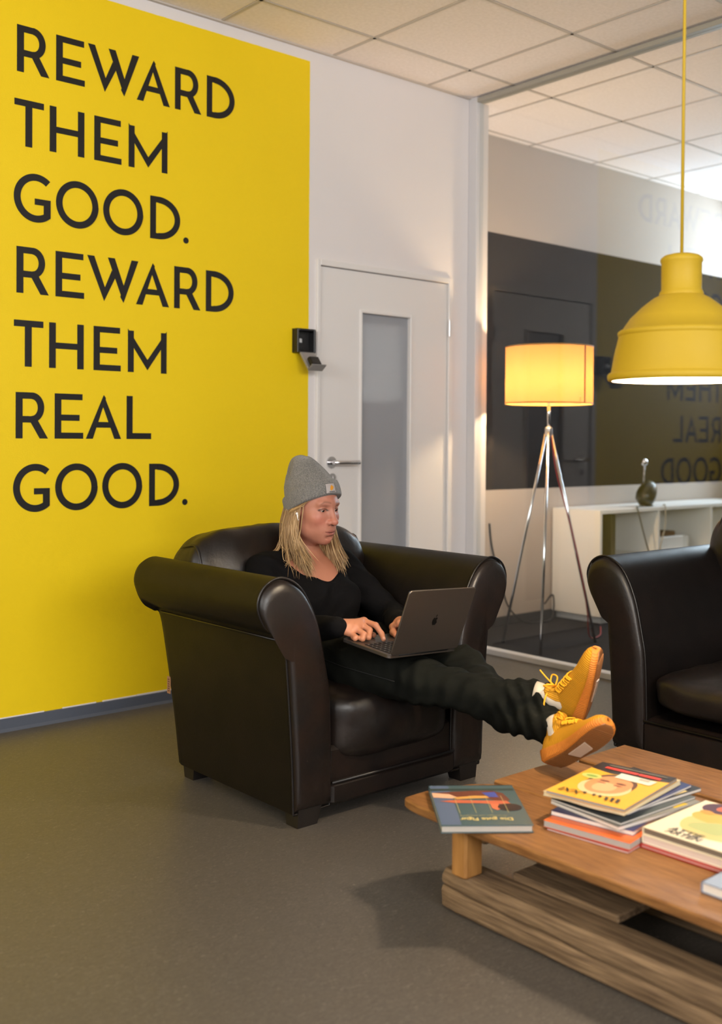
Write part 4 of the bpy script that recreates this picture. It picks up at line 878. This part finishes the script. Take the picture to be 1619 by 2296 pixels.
# hair: tapered locks from under the hat
hm = mat('blonde_hair', S(186, 150, 96), .42, spec=.4); _N = hm.node_tree.nodes; _g = _N.new('ShaderNodeNewGeometry'); _r = _N.new('ShaderNodeValToRGB')
_r.color_ramp.elements[0].color = S(132, 100, 64); _r.color_ramp.elements[1].color = S(194, 160, 114); hm.node_tree.links.new(_g.outputs['Random Per Island'], _r.inputs[0]); hm.node_tree.links.new(_r.outputs[0], _N['Principled BSDF'].inputs['Base Color'])
HB = MB(); RH = random.Random(11)
def lock(pts, r, flat=.6):
    q = crom(pts, 4); m = len(q); HB.tube([tuple(h2w(a)) for a in q], [r*HS*(.7+.5*math.sin(min(1, i/m*1.6)*math.pi*.5))*(1-max(0, (i/(m-1)-.55)/.45)**1.6*.85) for i in range(m)], 5, flat=flat)
for i in range(150):   # broad base locks
    sx = 1 if i % 2 else -1; u = RH.random(); y0 = -.088+.104*u; j = lambda s: RH.uniform(-s, s)
    xr = .0775*math.sqrt(max(.05, 1-((y0+.010)/.098)**2)); ln = RH.uniform(.175, .225); fwd = .020+.060*u; dj = j(.006); dk = j(.006)
    lock([(sx*(xr-.002), y0, .016+.54*y0), (sx*(xr+.004+dj*.4), y0+.004, -.045), (sx*(xr+.006+dj), y0+.012+dk*.5, -.095), (sx*(xr*.93+.003+dj), y0+fwd*.55+dk, -.095-(ln-.095)*.55), (sx*(xr*.82+.012*u+dj*1.2), y0+fwd+dk*1.3, -ln)], RH.uniform(.0045, .0075), .45)
for i in range(1500):
    sx = 1 if i % 2 else -1; u = RH.random(); y0 = -.088+.100*u if sx > 0 else -.088+.112*u; j = lambda s: RH.uniform(-s, s)
    xr = .0775*math.sqrt(max(.05, 1-((y0+.010)/.098)**2)); ln = RH.uniform(.165, .232); fwd = .020+.060*u
    p0 = (sx*xr, y0, .004+.54*y0+.014); dj = j(.008); dk = j(.008); p1 = (sx*(xr+.008+dj*.4), y0+.004, -.045); p2 = (sx*(xr+.010+dj), y0+.012+dk*.5, -.095)
    p3 = (sx*(xr*.93+.006+dj*1.2+j(.002)), y0+fwd*.55+dk+j(.002), -.095-(ln-.095)*.55); p4 = (sx*(xr*.82+.012*u+dj*1.4+j(.006)), y0+fwd+dk*1.5+j(.006), -ln)
    lock([p0, p1, p2, p3, p4], RH.uniform(.0009, .0018))
for i in range(90):   # fly-away strands
    sx = 1 if i % 2 else -1; y0 = RH.uniform(-.09, .03); xr = .078*math.sqrt(max(.05, 1-((y0+.010)/.098)**2)); j = lambda s: RH.uniform(-s, s)
    e = RH.uniform(.0, .05); lock([(sx*xr, y0, .03+.3*y0), (sx*(xr+.014), y0+j(.01), -.06), (sx*(xr+.016+j(.012)), y0+.01+j(.015), -.12), (sx*(xr+.01+e*.5+j(.02)), y0+.03+j(.02), -.17), (sx*(xr+.01+e+j(.02)), y0+.05+j(.03), -.205+j(.03))], RH.uniform(.0007, .0013), 1.)
for i in range(20):   # strand swept back over the right shoulder and temple
    j = lambda s: RH.uniform(-s, s)
    lock([(.072, -.045+j(.01), -.05), (.083, -.055+j(.008), -.10), (.093+j(.004), -.060+j(.008), -.142), (.125+j(.008), -.055+j(.01), -.163), (.160+j(.018), -.045+j(.01), -.172+j(.008))], RH.uniform(.0006, .0011), 1.)
    if i < 16: lock([(.066+j(.004), .046+j(.006), .034), (.077+j(.002), .024+j(.006), .012+j(.006)), (.0835, -.004+j(.006), -.004+j(.006)), (.086, -.026+j(.006), -.018+j(.008))], RH.uniform(.0010, .0018), 1.)
hr = HB.build('hair', hm, person, True); tag(hr, 'straight shoulder-length blonde hair')
eb = MB(); a = h2w((.0850, .012, -.020)); b_ = h2w((.0840, .017, -.040)); eb.tube([tuple(a), tuple(b_)], .0027, 10); eb.sphere(tuple(h2w((.0840, .009, -.018))), .0050, 12, 8); tag(eb.build('earbud', mat('white_gloss_plastic', S(238, 236, 234), .25), person, True), 'white wireless earbud')

# black long-sleeved top with a scoop neck
def folds(p, s=1.):
    return .0035*s*np.sin(46*p[..., 2]+9*np.sin(11*p[..., 0])+7*p[..., 1])*np.exp(-((p[..., 2]-.50)/.06)**2)+.0022*s*np.sin(70*(p[..., 2]+.7*p[..., 1])+5*np.sin(17*p[..., 0]))
lo, hi, hh = (-2.37, -1.70, .38), (-1.65, -.93, .86), .0050
p = grid(lo, hi, hh)
d = smin(torso_sdf(p, .004), arms_sdf(p, .008), .035)+folds(p)
d = smin(d, ell(p, (-2.03, -1.235, .440), (.150, .105, .060)), .03)
nk = ell(p, h2w((.0, .012, -.185)), (.105, .118, .078)); nk = smin(nk, cone(p, h2w((0, .05, -.17)), h2w((0, .120, -.232)), .055, .012), .03); nk = smin(nk, cone(p, h2w((0, -.03, -.06)), h2w((0, -.01, -.165)), .070, .078), .02)
d = smax(d, -nk, .006)
for wr, el in ((WRR, ELR), (WRL, ELL)):
    w_ = np.array(wr); dr = w_-np.array(el); dr /= np.linalg.norm(dr); d = smax(d, ((p-w_.astype(np.float32)) @ dr.astype(np.float32))-.004, .004) if False else d
Vs, Qs = surfnet(d, lo, hh); Vs = smooth_mesh(Vs, Qs, 2)
M['jersey'] = mat('black_jersey', S(13, 12, 13), .9, spec=.1, bump=.15, bscale=900, bdist=.0006)
tag(put('long_sleeved_top', Vs, Qs, M['jersey'], person, True), 'black long-sleeved scoop-neck top')

# dark trousers, legs crossed at the ankles
RL = [(-2.130, -1.190, .455), (-2.125, -1.50, .440), (-2.065, -1.755, .425), (-1.990, -1.945, .402), (-1.918, -2.120, .412)]; RR = [.096, .086, .068, .060, .053]
LL = [(-1.935, -1.190, .455), (-1.915, -1.50, .450), (-1.885, -1.765, .440), (-1.940, -1.985, .362), (-1.962, -2.185, .352)]; LR = [.096, .086, .068, .060, .050]
def along(p, A):  # arc-length-ish coordinate for fold direction
    return -(p[..., 1])
lo, hi, hh = (-2.26, -2.215, .19), (-1.76, -1.05, .60), .0050
p = grid(lo, hi, hh)
fo = .0030*np.sin(95*(p[..., 1]+.6*p[..., 2])+6*np.sin(18*p[..., 0]+9*p[..., 2]))*np.clip((-1.62-p[..., 1])/.12, 0, 1)+.0025*np.sin(40*p[..., 1]-62*p[..., 2]+4*np.sin(30*p[..., 0]))
fo2 = .0042*np.sin(118*(p[..., 1]-.5*p[..., 2])+5*np.sin(24*p[..., 0]))*np.clip((-1.98-p[..., 1])/.06, 0, 1)
d = smin(chain(p, RL, RR, .03), chain(p, LL, LR, .03), .018); d = smin(d, ell(p, (-2.03, -1.20, .445), (.185, .12, .10)), .05)+fo+fo2
Vt, Qt = surfnet(d, lo, hh); Vt = smooth_mesh(Vt, Qt, 2)
M['trouser'] = mat('black_green_cotton', S(14, 15, 12), .9, spec=.1, col2=S(19, 20, 16), scale=14, bump=.2, bscale=800, bdist=.0006)
tr = put('trousers', Vt, Qt, M['trouser'], person, True); tag(tr, 'black trousers')
sm_ = MB().tube([(-2.222+.0, -1.40, .47), (-2.212, -1.55, .455), (-2.150, -1.72, .43)], .0012, 5); sm_.build('side_seam', mat('seam_thread', S(12, 12, 12), .8), tr, True)

# yellow knit trainers
def knit_yellow(name='yellow_knit_upper', c1=(200, 142, 32), c2=(168, 114, 22), sc=58, axis='Y', rough=.75):
    m = mat(name, S(*c1), rough, spec=.2); N = m.node_tree.nodes; L = m.node_tree.links
    tc = N.new('ShaderNodeTexCoord'); wv = N.new('ShaderNodeTexWave'); wv.bands_direction = axis; wv.inputs['Scale'].default_value = sc; wv.inputs['Distortion'].default_value = .8; wv.inputs['Detail Scale'].default_value = .3
    L.new(tc.outputs['Object'], wv.inputs[0]); bp = N.new('ShaderNodeBump'); bp.inputs['Strength'].default_value = .5; bp.inputs['Distance'].default_value = .0016; L.new(wv.outputs['Fac'], bp.inputs['Height']); L.new(bp.outputs[0], N['Principled BSDF'].inputs['Normal'])
    r = N.new('ShaderNodeValToRGB'); r.color_ramp.elements[0].color = S(*c2); r.color_ramp.elements[1].color = S(*c1); r.color_ramp.elements[0].position = .1; r.color_ramp.elements[1].position = .6; L.new(wv.outputs['Fac'], r.inputs[0]); L.new(r.outputs[0], N['Principled BSDF'].inputs['Base Color']); return m
M['knity'] = knit_yellow(); M['solefoam'] = knit_yellow('orange_foam_sole', (200, 124, 50), (184, 108, 40), 52, 'Y', .6); M['soletread'] = mat('brown_rubber_tread', S(128, 80, 38), .6); M['soleclear'] = mat('milky_rubber_insert', S(196, 172, 150), .3); M['lace'] = mat('yellow_lace', S(238, 172, 24), .7, bump=.4, bscale=500, bdist=.0008); M['sock'] = mat('cream_sock', S(196, 184, 164), .9)
# outline of the sole: station y (0 heel .. .27 toe), half widths left/right, rocker height, upper height
ST = [(.000, .014, .014, .024), (.006, .024, .010, .064), (.020, .032, .006, .088), (.045, .0360, .003, .096), (.075, .0355, .002, .095), (.105, .0355, .002, .089), (.135, .0385, .002, .079), (.165, .0430, .002, .069), (.195, .0455, .004, .060), (.222, .0440, .006, .055), (.242, .0390, .009, .051), (.256, .0310, .011, .046), (.264, .0230, .013, .041), (.269, .0130, .016, .036), (.271, .0040, .020, .031)]
def shoe(loc, fwd_, sole_n, label, mirror, knot):
    y = Vector(fwd_).normalized(); z = -Vector(sole_n); z = (z-y*z.dot(y)).normalized(); x = y.cross(z)
    rt_ = thing('shoe', (0, 0, 0)); Mx = frame(loc, x, y, z)
    # rotation lives on the shoe so that its parts are built in shoe space
    def bend(yy): return mirror*.010*math.sin(min(1, yy/.27)*math.pi*.9)
    up_, so, tr_ = [], [], []
    th = lambda yy: .034-.020*min(1, yy/.20)
    for (yy, w, rk, ht) in ST:
        ht *= 1.14; cx = bend(yy); zs = rk+th(yy); n = 20; ring = []
        for k in range(n+1):
            a = math.pi*k/n; cxx, szz = math.cos(a), math.sin(a)
            ww = w*(1-.34*max(0, szz-.35)*(1 if ht > .06 else .55)); ring.append((cx+ww*math.copysign(abs(cxx)**.75, cxx), yy, zs-.009+(max(ht, zs+.004)-zs+.009)*szz**.85))
        up_.append(ring)
        so.append([(cx+(w+.004)*math.cos(t), yy+.0, 0) if False else q for q in [(cx-w-.0045, yy, zs+.004), (cx-w-.006, yy, zs-.004), (cx-w-.003, yy, rk+.004), (cx-w+.004, yy, rk), (cx, yy, rk), (cx+w-.004, yy, rk), (cx+w+.003, yy, rk+.004), (cx+w+.006, yy, zs-.004), (cx+w+.0045, yy, zs+.004), (cx+w-.006, yy, zs+.004), (cx, yy, zs+.004), (cx-w+.006, yy, zs+.004)]])
    m = MB(); m.loft(up_, closed=False, caps=False); n = 21
    m.f.append(tuple(range(n))); m.f.append(tuple(range((len(ST)-1)*n, len(ST)*n))[::-1])
    m.sphere((bend(.262), .256, .028), (.024, .013, .017), 14, 8)
    # ankle opening: collar ring built on the rear top
    u = m.build('upper', M['knity'], rt_, True)
    tag(u, 'yellow knit upper')
    s_ = MB().loft(so).build('sole', M['solefoam'], rt_, True, 50)
    tv = []; 
    for (yy, w, rk, ht) in ST[2:-1]: tv.append([(bend(yy)-w*.90, yy, rk-.0025), (bend(yy)+w*.90, yy, rk-.0025), (bend(yy)+w*.84, yy, rk+.002), (bend(yy)-w*.84, yy, rk+.002)])
    MB().loft(tv).build('tread', M['soletread'], rt_)
    rb = MB()
    for k in range(34):
        yy = .025+k*.0066; i = max(q for q in range(len(ST)) if ST[q][0] <= yy); t = (yy-ST[i][0])/(ST[i+1][0]-ST[i][0]); w = ST[i][1]*(1-t)+ST[i+1][1]*t; rk = ST[i][2]*(1-t)+ST[i+1][2]*t
        rb.box(bend(yy)-w*.88, bend(yy)+w*.88, yy-.0017, yy+.0017, rk-.0048, rk-.002)
    rb.build('tread_rib', M['soletread'], rt_)
    MB().loft([[(bend(.118)-.020, .112, -.0015), (bend(.118)+.018, .105, -.0015), (bend(.118)+.018, .105, -.0056), (bend(.118)-.020, .112, -.0056)], [(bend(.17)-.018, .168, -.0015), (bend(.17)+.022, .182, -.0015), (bend(.17)+.022, .182, -.0056), (bend(.17)-.018, .168, -.0056)]]).build('tread_insert', M['soleclear'], rt_)
    # collar and tongue
    col = MB(); rings = []
    for zz, k, sh in ((.070, .96, 0.), (.095, 1.0, .002), (.118, .98, .004), (.130, .96, .004), (.133, .90, .004), (.118, .84, .004)):
        rings.append([(bend(.05)+.029*k*math.cos(a), .050+sh+.040*k*math.sin(a), zz+.010*max(0, math.sin(a))-.004*max(0, -math.sin(a))*0) for a in [2*math.pi*i/24 for i in range(24)]])
    col.loft(rings, caps=False).build('collar', M['knity'], rt_, True)
    tg_ = MB(); tg_.loft([[(bend(.1)-.015, .100, .095), (bend(.1)+.015, .100, .095), (bend(.1)+.013, .094, .101), (bend(.1)-.013, .094, .101)], [(bend(.09)-.018, .084, .128), (bend(.09)+.018, .084, .128), (bend(.09)+.016, .077, .132), (bend(.09)-.016, .077, .132)], [(bend(.09)-.014, .076, .150), (bend(.09)+.014, .076, .150), (bend(.09)+.013, .070, .151), (bend(.09)-.013, .070, .151)]]).build('tongue', M['knity'], rt_, True)
    # laces
    la = MB()
    def top(yy):
        i = max(q for q in range(len(ST)) if ST[q][0] <= yy); t = (yy-ST[i][0])/(ST[i+1][0]-ST[i][0]); return ST[i][3]*(1-t)+ST[i+1][3]*t, (ST[i][1]*(1-t)+ST[i+1][1]*t)
    for k, yy in enumerate((.096, .110, .124, .138, .152)):
        h, w = top(yy); h2_, _ = top(yy+.010); h *= 1.14; h2_ *= 1.14; s = 1 if k % 2 else -1; b0 = bend(yy)
        la.tube(crom([(b0-s*.026, yy+.004, h-.012), (b0-s*.018, yy+.002, h+.001), (b0, yy, h+.0055), (b0+s*.018, yy+.006, h2_+.001), (b0+s*.026, yy+.008, h2_-.012)], 4), .0024, 6)
        la.tube(crom([(b0+s*.026, yy, h-.012), (b0+s*.016, yy, h+.002), (b0, yy+.002, h+.0045), (b0-s*.016, yy+.006, h2_+.002), (b0-s*.026, yy+.008, h2_-.012)], 4), .0024, 6)
    for pts in knot: la.tube(crom([(x_, y_, z_+.016) for x_, y_, z_ in pts], 5), .0026, 6)
    la.build('laces', M['lace'], rt_, True)
    MB().tube([(bend(.05), .052, .060), (bend(.05), .052, .125), (bend(.05), .052, .125+.014*(1+mirror)), (bend(.05), .050, .132+.018*(1+mirror))], [.029, .031, .032, .033], 18).build('sock', M['sock'], rt_, True)
    for o in [rt_]+list(rt_.children)+[c for ch in rt_.children for c in ch.children]: pass
    rt_.parent = person; rt_.matrix_local = Matrix.Translation(-Vector(PO)) @ Mx @ Matrix.Scale(.96, 4); tag(rt_, label); return rt_
bow = [[(.0, .092, .098), (.012, .088, .118), (.030, .100, .128), (.022, .108, .108), (.0, .094, .098)], [(.0, .092, .098), (-.014, .090, .116), (-.034, .104, .120), (-.024, .110, .102), (.0, .094, .098)],
       [(.0, .092, .098), (.020, .080, .112), (.046, .060, .112), (.062, .030, .104), (.070, -.004, .094)], [(0, .092, .098), (-.010, .096, .120), (-.014, .106, .140), (-.018, .116, .158)]]
bow2 = [[(.0, .092, .098), (.014, .092, .110), (.028, .106, .110), (.020, .112, .098), (.0, .094, .096)], [(.0, .092, .098), (-.014, .092, .110), (-.030, .106, .108), (-.022, .112, .096), (.0, .094, .096)], [(.0, .092, .098), (.022, .088, .104), (.036, .096, .092), (.044, .110, .076)]]
shoe((-1.858, -2.226, .352), (-.165, -.391, .906), (.452, -.846, -.282), 'right shoe resting on top of the other foot', 1, bow)
shoe((-2.036, -2.236, .260), (-.020, -.800, .600), (-.480, -.420, -.770), 'left shoe with its sole towards the table end', -1, bow2)

# ------------------------------------------------------------------ laptop on her lap
lp = thing('laptop', tuple(lapO), 'open dark grey laptop on the womans lap, lid back towards the table', 'laptop')
M['spacegrey'] = mat('space_grey_aluminium', S(104, 96, 89), .40, metal=.85); M['key'] = mat('black_keys', S(20, 20, 21), .5); M['logo'] = mat('glossy_black_logo', S(6, 6, 7), .1)
LM = frame(lapO, lapR[:, 0], lapR[:, 1], lapR[:, 2]); Wd, Dp = .304, .212
def rbox(x0, x1, y0, y1, z0, z1, r=.012, n=5, e=.0015):
    def ring(z, d):
        q = []
        for cx, cy, a0 in ((x1-r, y1-r, 0), (x0+r, y1-r, 90), (x0+r, y0+r, 180), (x1-r, y0+r, 270)):
            for k in range(n+1): a = math.radians(a0+90*k/n); q.append((cx+(r-d)*math.cos(a), cy+(r-d)*math.sin(a), z))
        return q
    return [ring(z0, e), ring(z0+e, 0), ring(z1-e, 0), ring(z1, e)]
bs = MB().loft(rbox(-Wd/2, Wd/2, 0, Dp, -.011, .0), M=LM).build('base', M['spacegrey'], lp, flat_angle(40))
MB().box(-.135, .135, .018, .125, -.0004, .0003, LM).build('keyboard_well', M['key'], bs)
kk = bpy.data.meshes.new('key'); kb_ = MB().box(-.0080, .0080, -.0078, .0078, 0, .0012, b=.0005); kk.from_pydata(kb_.v, [], kb_.f); kk.materials.append(M['key'])
leg_m = mat('key_legend', S(150, 148, 144), .6)
for r_ in range(6):
    for c_ in range(14):
        o = bpy.data.objects.new('key', kk); COL.objects.link(o); o.parent = bs
        wpt = Vector(lap((-.1265+c_*.01945, .0275+r_*.0178, .0004))); o.matrix_local = Matrix.Translation(-Vector(lapO)) @ frame(tuple(wpt), lapR[:, 0], lapR[:, 1], lapR[:, 2])
lgd = MB()
for r_ in range(6):
    for c_ in range(14): lgd.box(-.1265+c_*.01945-.0016, -.1265+c_*.01945+.0016, .0275+r_*.0178-.002, .0275+r_*.0178+.002, .0016, .0018, LM)
tag(lgd.build('key_legends', leg_m, bs), kind='stuff')
MB().box(-.065, .065, .135, .205, -.0002, .0004, LM).build('trackpad', mat('trackpad_glass', S(96, 90, 87), .25, metal=.6), bs)
la_ = .224; LD = LM @ Matrix.Rotation(-la_ + 0, 4, 'X') if False else LM @ frame((0, 0, .001), (1, 0, 0), (0, -math.sin(la_), math.cos(la_)), (0, -math.cos(la_), -math.sin(la_)))
# lid space: x right, y up the lid, z out of the lid back (away from her)
ld = MB().loft(rbox(-Wd/2, Wd/2, .0, Dp, .0, .0055), M=LD).build('lid', M['spacegrey'], lp, flat_angle(40))
MB().box(-Wd/2+.004, Wd/2-.004, .008, Dp-.004, -.0006, .0004, LD).build('screen', mat('laptop_screen', S(16, 18, 24), .12, emit=(.55, .68, 1., 1), estr=.25), ld)
MB().cyl(tuple(LM @ Vector((-.11, .002, -.001))), tuple(LM @ Vector((.11, .002, -.001))), .005, n=12).build('hinge', M['key'], lp, True)
ap = [(0.0, .62), (.10, .70), (.24, .72), (.38, .66), (.50, .52), (.40, .42), (.36, .26), (.42, .10), (.54, .02), (.46, -.20), (.34, -.40), (.22, -.50), (.10, -.49), (.0, -.44), (-.10, -.49), (-.22, -.50), (-.36, -.38), (-.48, -.14), (-.54, .10), (-.52, .36), (-.42, .58), (-.28, .70), (-.12, .69)]
lf_ = [(0.0, .80), (.02, .98), (.12, 1.12), (.25, 1.18), (.24, 1.00), (.14, .86)]
lg_ = MB(); k_ = .021
for q in (crom(ap, 3, True), crom(lf_, 3, True)): lg_.prism([(x*k_, .108-.006+y*k_) for x, y in q], .0003, LD @ Matrix.Translation((0, 0, .0053)))
tag(lg_.build('lid_emblem', M['logo'], ld), 'glossy black fruit-shaped emblem')
